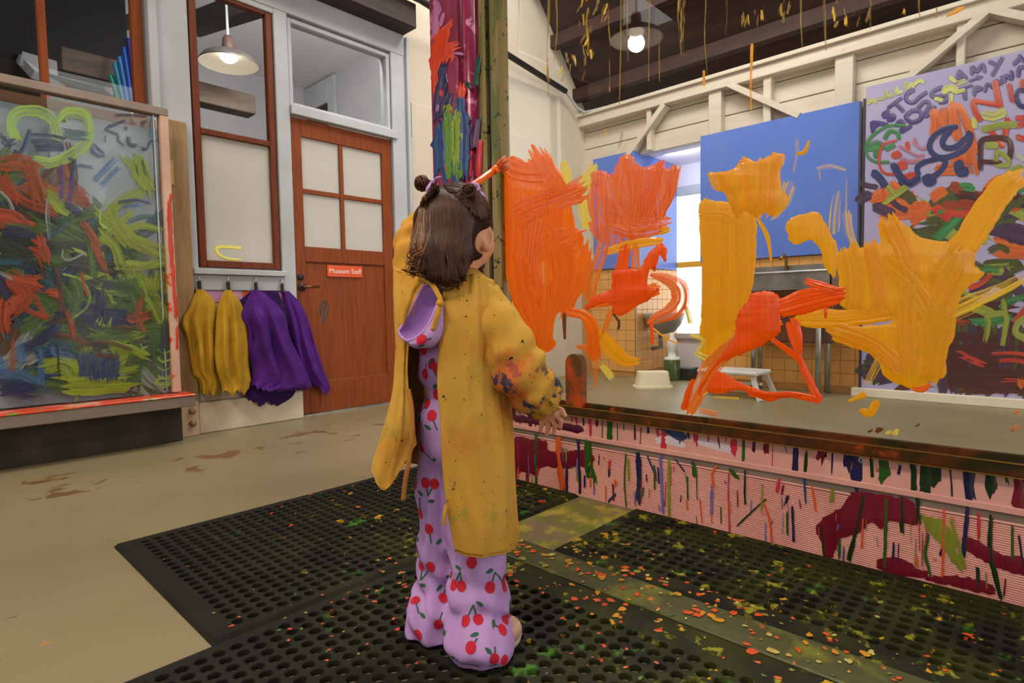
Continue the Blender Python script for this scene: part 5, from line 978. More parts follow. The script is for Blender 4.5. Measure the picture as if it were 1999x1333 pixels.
# thick paint splats lying on the mats
SPL = {k: paint('splat_'+k, rgb(*a), rgb(*c_), None, rough=0.35, bump=0.3) for k, a, c_ in (('orange', (228, 96, 24), (214, 78, 24)), ('amber', (226, 158, 30), (206, 140, 30)), ('lime', (150, 152, 40), (128, 132, 36)), ('pale', (206, 196, 110), (196, 180, 90)), ('green', (64, 116, 40), (50, 96, 34)), ('red', (206, 62, 36), (190, 52, 30)))}
spt = thing('paint_splatter', 'drops of orange, yellow and green paint on the mats', 'paint', (1.25, 0.9, 0.012), kind='stuff')
acc = {k: MB() for k in SPL}
for k in acc: acc[k].uv = []
def splat(k, x, y, r, rs, z_=T+0.0014):
    n = 9; st = rs.uniform(0.5, 1.0); a0 = rs.uniform(0, 3.14); mb = acc[k]; vs = [(x, y, z_+0.0012)]
    for i in range(n):
        a = 2*math.pi*i/n; rr_ = r*rs.uniform(0.6, 1.25); u, v = rr_*math.cos(a), rr_*st*math.sin(a)
        vs.append((x+u*math.cos(a0)-v*math.sin(a0), y+u*math.sin(a0)+v*math.cos(a0), z_))
    mb.add(vs, [(0, 1+i, 1+(i+1) % n) for i in range(n)]); mb.uv += [(p[0]*10, p[1]*10) for p in vs]
rs = np.random.RandomState(33)
for (cx_, cy_, sx_, sy_, n, pal, r0) in ((1.28, 0.95, 0.07, 0.30, 130, ('amber', 'orange', 'lime', 'amber', 'pale'), 0.009), (1.36, 0.80, 0.08, 0.35, 110, ('amber', 'lime', 'pale', 'orange'), 0.007), (1.20, 1.18, 0.10, 0.10, 50, ('amber', 'orange', 'lime'), 0.011), (1.05, 0.78, 0.12, 0.22, 80, ('orange', 'red', 'green', 'orange'), 0.007), (0.78, 1.22, 0.12, 0.10, 70, ('red', 'orange', 'red', 'lime'), 0.006), (1.0, 1.55, 0.35, 0.3, 150, ('green', 'lime', 'orange', 'pale', 'green'), 0.004), (0.8, 1.35, 0.14, 0.07, 60, ('green', 'lime', 'orange'), 0.006), (1.5, 0.5, 0.16, 0.45, 120, ('lime', 'orange', 'pale', 'green', 'red'), 0.005), (0.8, 0.75, 0.3, 0.3, 90, ('green', 'lime', 'orange', 'red'), 0.004), (1.3, 0.35, 0.05, 0.25, 60, ('amber', 'orange', 'lime', 'pale'), 0.008)):
    for i in range(n):
        x, y = rs.normal(cx_, sx_), rs.normal(cy_, sy_)
        on = (0.45 < x < 1.78 and 1.34 < y < 2.14) or (-0.29 < x < 1.19 and 0.06 < y < 1.32) or (1.33 < x < 1.78 and y < 1.08) or (1.205 < x < 1.315 and y < 1.32)
        if not on or math.hypot(x-0.86, y-0.93) < 0.13: continue
        # keep off the holes
        if not (1.09 < x < 1.37):
            if y > 1.335: h0 = (0.52, 1.38)
            elif x > 1.3: h0 = (1.394, -0.84)
            else: h0 = (-0.24, 0.13)
            fx = ((x-h0[0])/PITCH) % 1.0; fy = ((y-h0[1])/PITCH) % 1.0; ddx = min(fx, 1-fx)*PITCH; ddy = min(fy, 1-fy)*PITCH
            if math.hypot(ddx, ddy) < HR+0.002: continue
            r = min(r0*rs.uniform(0.4, 1.2), 0.0065)
        else: r = r0*rs.uniform(0.4, 1.5)
        splat(pal[rs.randint(len(pal))], x, y, r, rs)
for k, mb in acc.items(): mb.build('paint_drops', SPL[k], spt, True, 'stuff')

# ================================================================== smocks on hooks
def hsmock(label, L, R, amp, ph, m, bulge, Y0, group, sleeve=None):
    """L,R: outlines (pixel lists, top to bottom)"""
    nr, ncl = 40, 44; Lp = catmull(L, nr); Rp = catmull(R, nr)
    t = thing('hanging_smock', label, 'smock', (float(ony(*L[0], Y0)[0]), Y0, 0.2), group)
    rs = np.random.RandomState(int(ph*10)); G = np.zeros((nr, ncl, 3)); Bk = np.zeros((nr, ncl, 3))
    for i in range(nr):
        f = i/(nr-1)
        for j in range(ncl):
            s = j/(ncl-1); x = Lp[i][0]*(1-s)+Rp[i][0]*s; y = Lp[i][1]*(1-s)+Rp[i][1]*s
            if i > nr-5: y += (i-nr+5)*3.2*(noise.noise(Vector((s*6+ph*3, 0.3, ph)))+0.35*noise.noise(Vector((s*19+ph, 2.0, ph))))
            d = bulge*math.sin(math.pi*s)**0.7*(0.25+0.75*min(1, f*1.8))+1.9*amp*min(1, f*2.0)*(abs(math.sin(s*7.5+ph+1.6*f))*1.4-0.7+0.55*math.sin(s*17+ph*2-3*f)+0.8*noise.noise(Vector((s*2.5+ph, f*2.2, 1.7))))*math.sin(math.pi*s)**0.5
            d += 0.012*noise.noise(Vector((s*4+ph, f*5, ph)))
            G[i, j] = ony(x, y, Y0-max(0.004, d)); q = ony(x, y, Y0); Bk[i, j] = (q[0], Y0-0.002+0.0*f, q[2])
    loop = np.concatenate([G, Bk[:, ::-1]], 1)
    o = MB().grid(loop, closed=True).build('cloth', m, t, True); subsurf(o, 1)
    return t
def smat(name, a, c_, dark, dirt): return mat(name, a, 0.85, c_, 9.0, bump=0.25, bs=220, spots=((dirt, 9.0, 0.64, 0.70, 3.0), (dark, 40.0, 0.70, 0.73, 9.0)), spec=0.2)
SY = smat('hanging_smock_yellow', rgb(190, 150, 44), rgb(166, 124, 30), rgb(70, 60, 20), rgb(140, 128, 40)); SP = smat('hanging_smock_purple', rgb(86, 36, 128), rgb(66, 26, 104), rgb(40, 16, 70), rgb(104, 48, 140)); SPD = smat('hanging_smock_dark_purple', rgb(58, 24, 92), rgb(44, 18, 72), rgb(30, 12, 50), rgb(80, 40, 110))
Y0 = 3.822
def Z(*p): return [z4(*q) for q in p]
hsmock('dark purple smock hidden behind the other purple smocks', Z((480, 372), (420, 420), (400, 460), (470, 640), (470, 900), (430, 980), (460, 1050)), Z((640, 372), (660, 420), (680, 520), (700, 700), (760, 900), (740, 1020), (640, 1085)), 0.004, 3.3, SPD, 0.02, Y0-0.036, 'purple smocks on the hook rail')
hsmock('yellow smock at the left end of the hook rail', Z((140, 362), (95, 470), (40, 570), (72, 660), (92, 780), (112, 890), (150, 930), (165, 1005)), Z((185, 366), (240, 425), (272, 500), (262, 620), (268, 750), (262, 860), (285, 940), (262, 1020)), 0.012, 1.0, SY, 0.05, Y0-0.045, 'yellow smocks on the hook rail')
hsmock('yellow smock overlapping the purple ones', Z((318, 366), (275, 450), (262, 540), (255, 650), (250, 760), (262, 860), (290, 950), (300, 1010)), Z((355, 370), (420, 460), (440, 570), (458, 700), (460, 820), (476, 920), (470, 950), (462, 1000)), 0.013, 2.1, SY, 0.06, Y0-0.075, 'yellow smocks on the hook rail')
hsmock('purple smock at the right end of the rail, sleeve over the door', Z((662, 372), (672, 450), (700, 560), (720, 700), (740, 800), (780, 900), (840, 950), (900, 985)), Z((712, 376), (780, 450), (832, 560), (870, 690), (905, 800), (940, 900), (966, 968), (950, 1015)), 0.012, 5.2, SP, 0.05, Y0, 'purple smocks on the hook rail')
hsmock('purple smock on the third hook, hanging in deep folds', Z((486, 366), (440, 450), (410, 530), (455, 620), (450, 720), (478, 830), (482, 920), (475, 960)), Z((530, 370), (620, 440), (690, 530), (715, 650), (770, 770), (830, 900), (840, 980), (660, 1010)), 0.016, 4.4, SP, 0.075, Y0-0.065, 'purple smocks on the hook rail')
HK = mat('hook_metal', rgb(190, 186, 178), 0.35, metal=0.6)
for i, (x, y) in enumerate(((150, 300), (328, 305), (500, 310), (662, 318))):
    q = ony(*z4(x, y), 3.822); t = thing('coat_hook', ['metal hook holding the left yellow smock', 'metal hook holding the second yellow smock', 'metal hook holding the folded purple smock', 'metal hook nearest the door'][i], 'hook', q, 'hooks on the rail')
    MB().tube([q+(0, 0, 0.012), q+(0, -0.012, 0.014), q+(0, -0.022, 0.0), q+(0, -0.014, -0.016), q+(0, 0.0, -0.014)], 0.004, 8).build('hook', HK, t, True)
    MB().box((q[0]-0.012, 3.79, q[2]-0.075), (q[0]+0.006, 3.812, q[2]-0.012), 0.004).build('clip', BLACKM, t)
# ================================================================== the child
UU = np.array((BAS[2][1], -BAS[2][0], 0.0)); UU /= np.linalg.norm(UU); WW = np.array((BAS[2][0], BAS[2][1], 0.0)); WW /= np.linalg.norm(WW); ZZ = np.array((0, 0, 1.0))
def facing(deg): a = math.radians(deg); return math.cos(a)*WW+math.sin(a)*UU, math.cos(a)*UU-math.sin(a)*WW     # forward, right
MT = T+0.0016
ch = thing('person', 'small child in yellow smock and cherry print jumpsuit, painting at the glass', 'person', onfloor(900, 1262, 0))
SKIN = mat('skin', rgb(226, 164, 132), 0.5, rgb(214, 146, 116), 14.0, sss=0.15)
LAVM = mat('lavender_cloth', rgb(188, 150, 208), 0.85, rgb(178, 138, 200), 9.0, bump=0.12, bs=300, spec=0.2)
LAVI = mat('hood_lining', rgb(150, 108, 180), 0.9)
SMK = mat('yellow_smock_cloth', rgb(204, 160, 70), 0.85, rgb(188, 140, 52), 6.0, bump=0.18, bs=260, spec=0.2, spots=(
    (rgb(190, 114, 34), 6.0, 0.46, 0.76, 4.0), (rgb(150, 140, 60), 12.0, 0.62, 0.74, 13.0), (rgb(48, 44, 52), 60.0, 0.69, 0.705, 3.0), (rgb(120, 30, 24), 50.0, 0.70, 0.715, 23.0), (rgb(60, 56, 36), 110.0, 0.69, 0.705, 31.0)))
SLV = mat('stained_sleeve_cloth', rgb(200, 154, 64), 0.85, rgb(188, 136, 50), 6.0, bump=0.18, bs=260, spec=0.2, spots=(
    (rgb(196, 104, 50), 9.0, 0.52, 0.66, 14.0, ((2, 0.74, 0.64),)), (rgb(62, 60, 82), 17.0, 0.56, 0.60, 3.0, ((2, 0.625, 0.60),)), (rgb(168, 84, 66), 22.0, 0.60, 0.64, 23.0, ((2, 0.66, 0.62),)), (rgb(44, 40, 30), 50.0, 0.68, 0.70, 31.0)))
# ---- body (one mesh)
hf, hr = facing(24); bf, br = facing(36)
HC = dep(893, 446, 1.285)
lo = dep(790, 1300, 1.05); allp = np.array([dep(x, y, d) for x in (770, 1110) for y in (330, 1310) for d in (1.12, 1.62)])
S = SDF(allp.min(0)-0.02, np.maximum(allp.max(0), 0)+0.02, 0.003)
AX = np.array([hr, hf, ZZ])
S.ell(HC, AX, (0.071, 0.084, 0.087), 0.01)
S.ell(HC+hf*0.035-ZZ*0.050, AX, (0.050, 0.048, 0.042), 0.025)                       # jaw
for s in (-1, 1): S.ell(HC+hf*0.052+hr*0.034*s-ZZ*0.036, AX, (0.026, 0.026, 0.026), 0.02)   # cheeks
S.ell(HC+hf*0.083-ZZ*0.020, AX, (0.009, 0.012, 0.012), 0.012)                       # nose
S.ell(HC+hf*0.080-ZZ*0.050, AX, (0.017, 0.007, 0.006), 0.006)                       # lips
for s in (-1, 1): S.ell(HC+hf*0.082+hr*0.029*s-ZZ*0.002, AX, (0.013, 0.012, 0.009), 0.008, 'd')   # eye hollows
EAR = dep(948, 464, 1.262)
for s, c_ in ((1, EAR), (-1, HC-(EAR-HC)@hr*hr*1.0+((EAR-HC)@hf)*hf+((EAR-HC)@ZZ)*ZZ)):
    eo = hr*s*0.6-hf*0.55; eo /= np.linalg.norm(eo); et = np.cross(ZZ, eo); EA = np.array([eo, et, ZZ])
    S.ell(c_+eo*0.005, EA, (0.0075, 0.018, 0.029), 0.003); S.ell(c_+eo*0.013+et*0.004, EA, (0.008, 0.010, 0.018), 0.003, 'd'); S.ell(c_-eo*0.003-et*0.021-ZZ*0.004, EA, (0.008, 0.008, 0.014), 0.004, 'd'); S.ell(c_-ZZ*0.024, EA, (0.005, 0.008, 0.009), 0.006)
NECK = dep(893, 575, 1.29)
S.cap(HC-ZZ*0.06-hf*0.005, NECK, 0.036, 0.042, 0.02)
HIP = dep(890, 835, 1.29); CHS = dep(892, 650, 1.29)
S.chain([NECK, CHS, dep(891, 760, 1.29), HIP], [0.050, 0.070, 0.066, 0.072], 0.02)
SHR = dep(945, 590, 1.262); SHL = dep(836, 585, 1.315)
S.cap(SHR, SHL, 0.034, 0.034, 0.02)
ELR = dep(1012, 695, 1.235); WRR = dep(1066, 784, 1.245)
S.chain([SHR, ELR, WRR], [0.031, 0.025, 0.017], 0.012)
ELL = dep(803, 478, 1.40); WRL = dep(868, 412, 1.475)
S.chain([SHL, ELL, WRL], [0.031, 0.025, 0.017], 0.012)
# right hand: palm and five fingers, relaxed and slightly curled, pointing down
PR = dep(1070, 806, 1.245); S.chain([WRR, PR], [0.0165, 0.0165], 0.008); S.chain([dep(1084, 807, 1.229), dep(1058, 811, 1.255)], [0.010, 0.009], 0.006)
for bx, by, bd, mx, my, tx, ty, dd in ((1086, 810, 1.228, 1095, 822, 1094, 835, 0.002), (1076, 816, 1.236, 1084, 831, 1081, 846, 0.002), (1066, 818, 1.246, 1071, 834, 1067, 848, 0.001), (1056, 815, 1.256, 1058, 829, 1054, 841, 0.0)):
    S.chain([dep(bx, by, bd), dep(mx, my, bd+dd), dep(tx, ty, bd+dd*2+0.004)], [0.0062, 0.0056, 0.0048], 0.0012)
S.chain([dep(1080, 795, 1.238), dep(1096, 801, 1.226), dep(1103, 811, 1.222)], [0.008, 0.0068, 0.0056], 0.002)
# left hand round the brush
PL = dep(896, 402, 1.50); S.chain([WRL, PL], [0.016, 0.018], 0.008)
b0 = dep(868, 400, 1.47); b1 = dep(986, 318, 1.60); bd_ = (b1-b0)/np.linalg.norm(b1-b0); bs_ = np.cross(bd_, ZZ); bs_ /= np.linalg.norm(bs_); bu = np.cross(bs_, bd_); gp0 = b0+bd_*0.045
for k in range(4):
    c_ = gp0+bd_*(0.014*(k-1.5)); S.chain([c_+bu*0.004-bs_*0.018, c_+bu*0.019-bs_*0.004, c_+bu*0.012+bs_*0.013, c_-bu*0.006+bs_*0.014], [0.0075, 0.0072, 0.007, 0.006], 0.003)
S.chain([gp0-bs_*0.016-bu*0.006, gp0-bu*0.016+bd_*0.018, gp0-bu*0.010+bd_*0.034+bs_*0.006], [0.009, 0.0078, 0.0068], 0.004); S.cap(PL, gp0-bs_*0.016, 0.017, 0.015, 0.008)
# legs and feet (mostly under cloth)
HL = onfloor(846, 1236, MT); HN = onfloor(936, 1278, MT); nf, nr_ = facing(48); ff, fr_ = facing(40)
for hip, kn, an in ((dep(915, 850, 1.275), dep(930, 1075, 1.265), HN+ZZ*0.06+nf*0.0), (dep(868, 850, 1.31), dep(860, 1050, 1.33), HL+ZZ*0.06+WW*0.01)):
    S.chain([hip, kn, an], [0.046, 0.030, 0.020], 0.015)
for h_, f_ in ((HN, nf), (HL, ff)): S.chain([h_+ZZ*0.035, h_+f_*0.06+ZZ*0.03], [0.022, 0.018], 0.012)
body, _ = S.build('body', SKIN, ch, 3)
# eyes, brows of the face (turned away from the camera)
EW = mat('eye_white', rgb(238, 236, 232), 0.2); EI = mat('eye_iris', rgb(70, 44, 28), 0.2); LIP = mat('lip', rgb(196, 104, 96), 0.45)
for s in (-1, 1):
    c_ = HC+hf*0.066+hr*0.029*s-ZZ*0.002
    e = SDF(c_-0.02, c_+0.02, 0.002); e.ell(c_, AX, (0.0115, 0.0115, 0.0105), 0.001); eo, _ = e.build('eye', EW, body, 1)
    e = SDF(c_-0.03, c_+0.03, 0.0015); e.ell(c_+hf*0.0095, AX, (0.0055, 0.003, 0.0055), 0.001); e.build('iris', EI, eo, 1) if False else e.build('iris', EI, body, 1)
m_ = MB(); m_.tube([HC+hf*0.078+hr*x-ZZ*(0.052-abs(x)*0.12) for x in (-0.016, -0.008, 0, 0.008, 0.016)], [0.001, 0.0035, 0.0038, 0.0035, 0.001], 8); m_.build('lips', LIP, body, True)
# ---- jumpsuit
J = SDF(np.array([dep(x, y, d) for x in (790, 1020) for y in (540, 1320) for d in (1.13, 1.42)]).min(0)-0.02, np.array([dep(x, y, d) for x in (790, 1020) for y in (540, 1320) for d in (1.13, 1.42)]).max(0)+0.02, 0.004)
J.chain([dep(890, 590, 1.29), dep(891, 655, 1.288), dep(895, 730, 1.288), dep(896, 766, 1.288), dep(890, 815, 1.288), dep(889, 850, 1.29)], [0.060, 0.080, 0.082, 0.070, 0.083, 0.080], 0.012)
J.chain([dep(915, 855, 1.272), dep(930, 1060, 1.262), dep(934, 1130, 1.252), dep(933, 1215, 1.244), HN+ZZ*0.03, HN-ZZ*0.04], [0.066, 0.060, 0.061, 0.064, 0.067, 0.072], 0.015)
J.chain([dep(866, 855, 1.305), dep(860, 960, 1.32), dep(860, 1060, 1.328), dep(856, 1140, 1.334), dep(848, 1185, 1.34), HL+ZZ*0.03, HL-ZZ*0.04], [0.060, 0.052, 0.050, 0.050, 0.056, 0.056, 0.060], 0.014)
gx, gy, gz_ = np.meshgrid(*[J.lo[i]+J.h*np.arange(J.n[i]) for i in range(3)], indexing='ij'); uu = gx*UU[0]+gy*UU[1]; ww_ = gx*WW[0]+gy*WW[1]
fold = 0.0062*np.sin(95*gz_+38*uu-22*ww_+2.0*np.sin(30*uu))*np.clip((0.24-gz_)/0.10, 0, 1)+0.0035*np.sin(60*gz_-50*uu)*np.exp(-((gz_-0.575)/0.03)**2)+0.0022*np.sin(42*gz_+60*uu+20*ww_)+0.0018*np.sin(150*uu-30*gz_)
J.d -= fold.astype(np.float32)
J.d = np.maximum(J.d, (MT+0.004-gz_).astype(np.float32)); J.d = np.maximum(J.d, (gz_-0.80).astype(np.float32))
js, (jv, jf) = J.build('jumpsuit', LAVM, ch, 3)
# waist gathers
m_ = MB()
for k in range(26):
    a = 2*math.pi*k/26; c_ = dep(896, 766, 1.288); r_ = 0.0715; p = c_+r_*(math.cos(a)*UU+math.sin(a)*WW); m_.tube([p+ZZ*0.014, p+(p-c_)*0.03, p-ZZ*0.014], [0.0015, 0.0026, 0.0015], 5)
m_.build('waist_gathers', LAVM, js, True, 'stuff')
# hood: lining and outside
lip = [(860, 575, 1.185), (850, 604, 1.168), (836, 634, 1.158), (818, 655, 1.156), (797, 665, 1.160), (782, 656, 1.170), (778, 646, 1.176)]
rim = [(848, 560, 1.20), (838, 556, 1.203), (826, 560, 1.203), (812, 585, 1.20), (799, 612, 1.195), (787, 632, 1.187), (778, 646, 1.176)]
deep = [(855, 585, 1.205), (846, 600, 1.207), (836, 620, 1.207), (824, 636, 1.203), (808, 646, 1.198), (793, 648, 1.190), (779, 647, 1.177)]
bot = [(866, 610, 1.195), (866, 645, 1.185), (856, 670, 1.180), (836, 678, 1.178), (812, 677, 1.178), (793, 668, 1.178), (778, 648, 1.177)]
mid = [(864, 592, 1.180), (860, 625, 1.160), (848, 652, 1.153), (830, 668, 1.153), (806, 673, 1.158), (788, 662, 1.168), (778, 647, 1.175)]
back = [(868, 615, 1.215), (868, 645, 1.215), (858, 668, 1.215), (838, 675, 1.212), (815, 674, 1.208), (796, 665, 1.20), (780, 649, 1.185)]
def loft(curves, nr, nc): 
    C3 = [catmull([dep(*p) for p in c_], nc) for c_ in curves]; C3 = np.array(C3); return np.stack([catmull(C3[:, j], nr) for j in range(nc)], 1)
def displace(G, amp, fs, ft, seed, closed=False):
    du_ = np.gradient(G, axis=0); dv_ = np.gradient(G, axis=1); N = np.cross(du_, dv_); N /= np.linalg.norm(N, axis=2)[..., None]+1e-9
    a, b_ = G.shape[:2]; D = np.zeros((a, b_))
    for i in range(a):
        for j in range(b_): D[i, j] = noise.noise(Vector((i/a*fs, j/b_*ft, seed)))+0.5*noise.noise(Vector((i/a*fs*2.3, j/b_*ft*2.1, seed+5)))
    return G+N*(D*amp)[..., None]
hood = MB().grid(displace(loft([lip, mid, bot, back], 22, 26), 0.0035, 3, 5, 4.0)).build('hood', LAVM, ch, True); solidify(hood, 0.003)
hl = MB().grid(loft([rim, deep, lip], 16, 26)).build('hood_lining', LAVI, hood, True); solidify(hl, 0.002)
m_ = MB(); m_.tube(catmull([dep(*p) for p in lip], 30), 0.0028, 6); m_.tube(catmull([dep(*p) for p in rim], 30), 0.0028, 6); m_.build('hood_hem', LAVM, hood, True)
hb = MB().grid(loft([[(852, 556, 1.205), (852, 600, 1.212), (850, 640, 1.215)], [(838, 552, 1.206), (832, 600, 1.210), (832, 640, 1.212)], [(824, 556, 1.208), (812, 600, 1.212), (808, 640, 1.212)]], 10, 14)).build('hood_back', LAVM, hood, True); solidify(hb, 0.002)

# ---- smock
SMC = [
 [(868, 545, 1.205), (862, 620, 1.186), (860, 700, 1.182), (861, 800, 1.182), (864, 900, 1.180), (872, 1000, 1.176), (887, 1080, 1.172)],
 [(903, 537, 1.200), (904, 620, 1.172), (904, 710, 1.166), (906, 810, 1.166), (910, 910, 1.164), (918, 1000, 1.160), (930, 1084, 1.158)],
 [(935, 535, 1.215), (945, 620, 1.188), (946, 710, 1.180), (950, 810, 1.180), (958, 910, 1.178), (964, 1000, 1.176), (968, 1082, 1.176)],
 [(958, 548, 1.245), (976, 620, 1.232), (980, 710, 1.222), (992, 810, 1.222), (999, 910, 1.220), (1001, 1000, 1.220), (1001, 1070, 1.220)],
 [(962, 556, 1.310), (980, 630, 1.318), (984, 710, 1.322), (990, 810, 1.328), (995, 910, 1.330), (997, 1000, 1.330), (997, 1050, 1.330)],
 [(925, 548, 1.355), (930, 640, 1.390), (930, 720, 1.400), (928, 810, 1.405), (924, 890, 1.410), (920, 950, 1.410), (915, 1000, 1.410)],
 [(866, 545, 1.365), (858, 640, 1.400), (852, 720, 1.410), (848, 790, 1.415), (842, 850, 1.420), (838, 890, 1.420), (834, 915, 1.420)],
 [(818, 548, 1.350), (806, 630, 1.365), (802, 700, 1.375), (797, 770, 1.385), (792, 830, 1.390), (785, 870, 1.385), (778, 905, 1.380)],
 [(785, 540, 1.320), (780, 610, 1.310), (783, 690, 1.305), (776, 770, 1.300), (758, 830, 1.290), (742, 880, 1.280), (733, 912, 1.270)],
 [(771, 520, 1.270), (772, 590, 1.245), (781, 680, 1.232), (774, 770, 1.225), (750, 840, 1.215), (733, 890, 1.208), (727, 917, 1.205)],
 [(790, 530, 1.235), (778, 600, 1.212), (785, 680, 1.200), (783, 770, 1.192), (772, 850, 1.185), (760, 910, 1.180), (753, 955, 1.178)],
 [(832, 545, 1.212), (812, 590, 1.200), (793, 680, 1.196), (796, 750, 1.196), (803, 800, 1.198), (810, 840, 1.202), (814, 866, 1.206)]]
G = loft([[p for p in c_] for c_ in SMC], 120, 64)        # (around, down)
G = displace(G, 0.011, 9, 1.6, 2.0); G = displace(G, 0.005, 22, 4.0, 7.0)
sm = MB().grid(G).build('smock', SMK, ch, True); solidify(sm, 0.0022)
def sleeve(name, C, R, m, seed, amp, n1=46, n2=36, squash=1.0):
    C = catmull([dep(*p) for p in C], n1); R = np.interp(np.linspace(0, 1, n1), np.linspace(0, 1, len(R)), R); Tn = np.gradient(C, axis=0); Tn /= np.linalg.norm(Tn, axis=1)[:, None]
    out = np.zeros((n1, n2, 3)); s = None
    for i in range(n1):
        a = np.cross(Tn[i], WW) if s is None else s-Tn[i]*(s@Tn[i]); s = a/np.linalg.norm(a); u = np.cross(Tn[i], s)
        for j in range(n2):
            th = 2*math.pi*j/n2; f = i/n1
            w_ = amp*(1.3*noise.noise(Vector((1.6*math.cos(th)+seed, 1.6*math.sin(th), f*4.5)))+0.7*noise.noise(Vector((2.6*math.cos(th)+seed, 2.6*math.sin(th)+3*f, f*13))))
            w_ += amp*0.55*math.sin(f*34+2.0*math.sin(th+seed)+seed)*min(1, f*2)
            out[i, j] = C[i]+(R[i]+w_)*(math.cos(th)*s*squash+math.sin(th)*u)
    o = MB().grid(out, closed=True).build(name, m, sm, True); solidify(o, 0.002); return o
sleeve('sleeve', [(942, 572, 1.255), (968, 630, 1.236), (996, 690, 1.222), (1022, 735, 1.218), (1052, 768, 1.226), (1080, 783, 1.236)], [0.036, 0.052, 0.058, 0.057, 0.049, 0.033], SLV, 3.0, 0.007)
sleeve('sleeve', [(826, 585, 1.305), (805, 545, 1.315), (800, 500, 1.345), (806, 462, 1.39), (832, 436, 1.43), (862, 418, 1.465)], [0.040, 0.040, 0.036, 0.036, 0.036, 0.028], SMK, 8.0, 0.007)
# yoke over both shoulders joining collar and sleeves
yk = loft([[(868, 543, 1.203), (900, 535, 1.198), (935, 535, 1.214), (958, 548, 1.245), (960, 552, 1.285), (940, 545, 1.33), (905, 540, 1.355), (866, 543, 1.365)], [(872, 530, 1.22), (900, 524, 1.216), (925, 524, 1.228), (938, 532, 1.25), (938, 536, 1.285), (925, 534, 1.32), (905, 532, 1.335), (880, 534, 1.34)]], 8, 40)
solidify(MB().grid(yk).build('collar', SMK, sm, True), 0.0022)
yk = loft([[(832, 545, 1.212), (802, 530, 1.235), (785, 525, 1.27), (786, 535, 1.31), (818, 545, 1.348), (866, 543, 1.365)], [(845, 540, 1.22), (825, 528, 1.235), (815, 525, 1.27), (818, 530, 1.31), (840, 536, 1.33), (872, 534, 1.34)]], 8, 30)
solidify(MB().grid(yk).build('collar', SMK, sm, True), 0.0022)
# ties
def ribbon(name, pts, w, m, parent, th=0.0025, tw=0.0):
    P = catmull([dep(*p) for p in pts], 8*len(pts)); mb = MB(); rows = []
    for i in range(len(P)):
        t = P[min(i+1, len(P)-1)]-P[max(i-1, 0)]; t /= np.linalg.norm(t); v_ = P[i]-CAM; s = np.cross(t, v_); s /= np.linalg.norm(s); a = tw*math.sin(i*0.5); s = s*math.cos(a)+np.cross(t, s)*math.sin(a); rows.append([P[i]-s*w/2, P[i]+s*w/2])
    return solidify(mb.grid(rows).build(name, m, parent, True), th)
TIE = mat('smock_tie_cloth', rgb(200, 150, 44), 0.85, rgb(180, 128, 36), 12.0, bump=0.15, bs=260); TIED = mat('brown_tie_cloth', rgb(176, 112, 44), 0.85, rgb(156, 96, 36), 12.0, bump=0.15, bs=260)
ribbon('neck_tie', [(816, 545, 1.19), (836, 548, 1.175), (848, 562, 1.165), (860, 586, 1.155), (858, 600, 1.15), (852, 622, 1.148), (845, 644, 1.15)], 0.010, TIE, sm, 0.003, 0.3)
ribbon('neck_tie', [(822, 548, 1.185), (806, 568, 1.185), (795, 600, 1.185), (784, 636, 1.185)], 0.009, TIE, sm, 0.003, 0.3)
m_ = MB(); kp = dep(859, 589, 1.152); m_.tube([kp-UU*0.007, kp-ZZ*0.004, kp+UU*0.007], [0.005, 0.008, 0.005], 8); m_.build('tie_knot', TIE, sm, True)
ribbon('waist_tie', [(797, 760, 1.19), (804, 800, 1.175), (804, 850, 1.17), (798, 900, 1.168), (791, 940, 1.168), (787, 976, 1.17)], 0.0092, TIED, sm, 0.003, 0.15)
ribbon('waist_tie', [(872, 985, 1.168), (868, 1005, 1.164), (866, 1024, 1.164)], 0.008, TIE, sm, 0.003)
m_ = MB(); m_.tube(G[0, :, :], 0.0016, 5); m_.tube(G[:, -1, :], 0.0018, 5); m_.tube(G[-1, :, :], 0.0016, 5); m_.build('hem_stitching', SMK, sm, True)

# ---- shoes
SHO = mat('beige_shoe', rgb(206, 164, 146), 0.6, rgb(190, 148, 130), 14.0); SOL = mat('shoe_sole', rgb(222, 190, 170), 0.6)
for h_, f_, r_ in ((HN, nf, nr_), (HL+ff*0.02, ff, fr_)):
    c_ = h_+f_*0.04; s_ = SDF(c_-0.14, c_+0.14, 0.004); A3 = np.array([r_, f_, ZZ])
    s_.ell(h_+f_*0.035+ZZ*0.026, A3, (0.034, 0.062, 0.030), 0.01); s_.ell(h_+f_*0.070+ZZ*0.026, A3, (0.036, 0.040, 0.028), 0.012); s_.ell(h_+ZZ*0.034, A3, (0.026, 0.026, 0.026), 0.010)
    zz_ = s_.lo[2]+s_.h*np.arange(s_.n[2]); s_.d = np.maximum(s_.d, (MT+0.008-zz_)[None, None, :].astype(np.float32)); sh, _ = s_.build('shoe', SHO, ch, 3)
    vs = [];
    for z_, k in ((MT, 1.0), (MT+0.011, 1.03), (MT+0.013, 0.97)):
        for i in range(28):
            a = 2*math.pi*i/28; x_ = 0.0365*math.cos(a)*k; y_ = (0.072*math.sin(a)+0.038)*k; vs.append(np.array((h_[0], h_[1], z_))+r_*x_+f_*y_)
    MB().add(vs, [(r*28+i, r*28+(i+1) % 28, (r+1)*28+(i+1) % 28, (r+1)*28+i) for r in range(2) for i in range(28)]+[tuple(range(27, -1, -1)), tuple(range(56, 84))]).build('sole', SOL, sh, True)
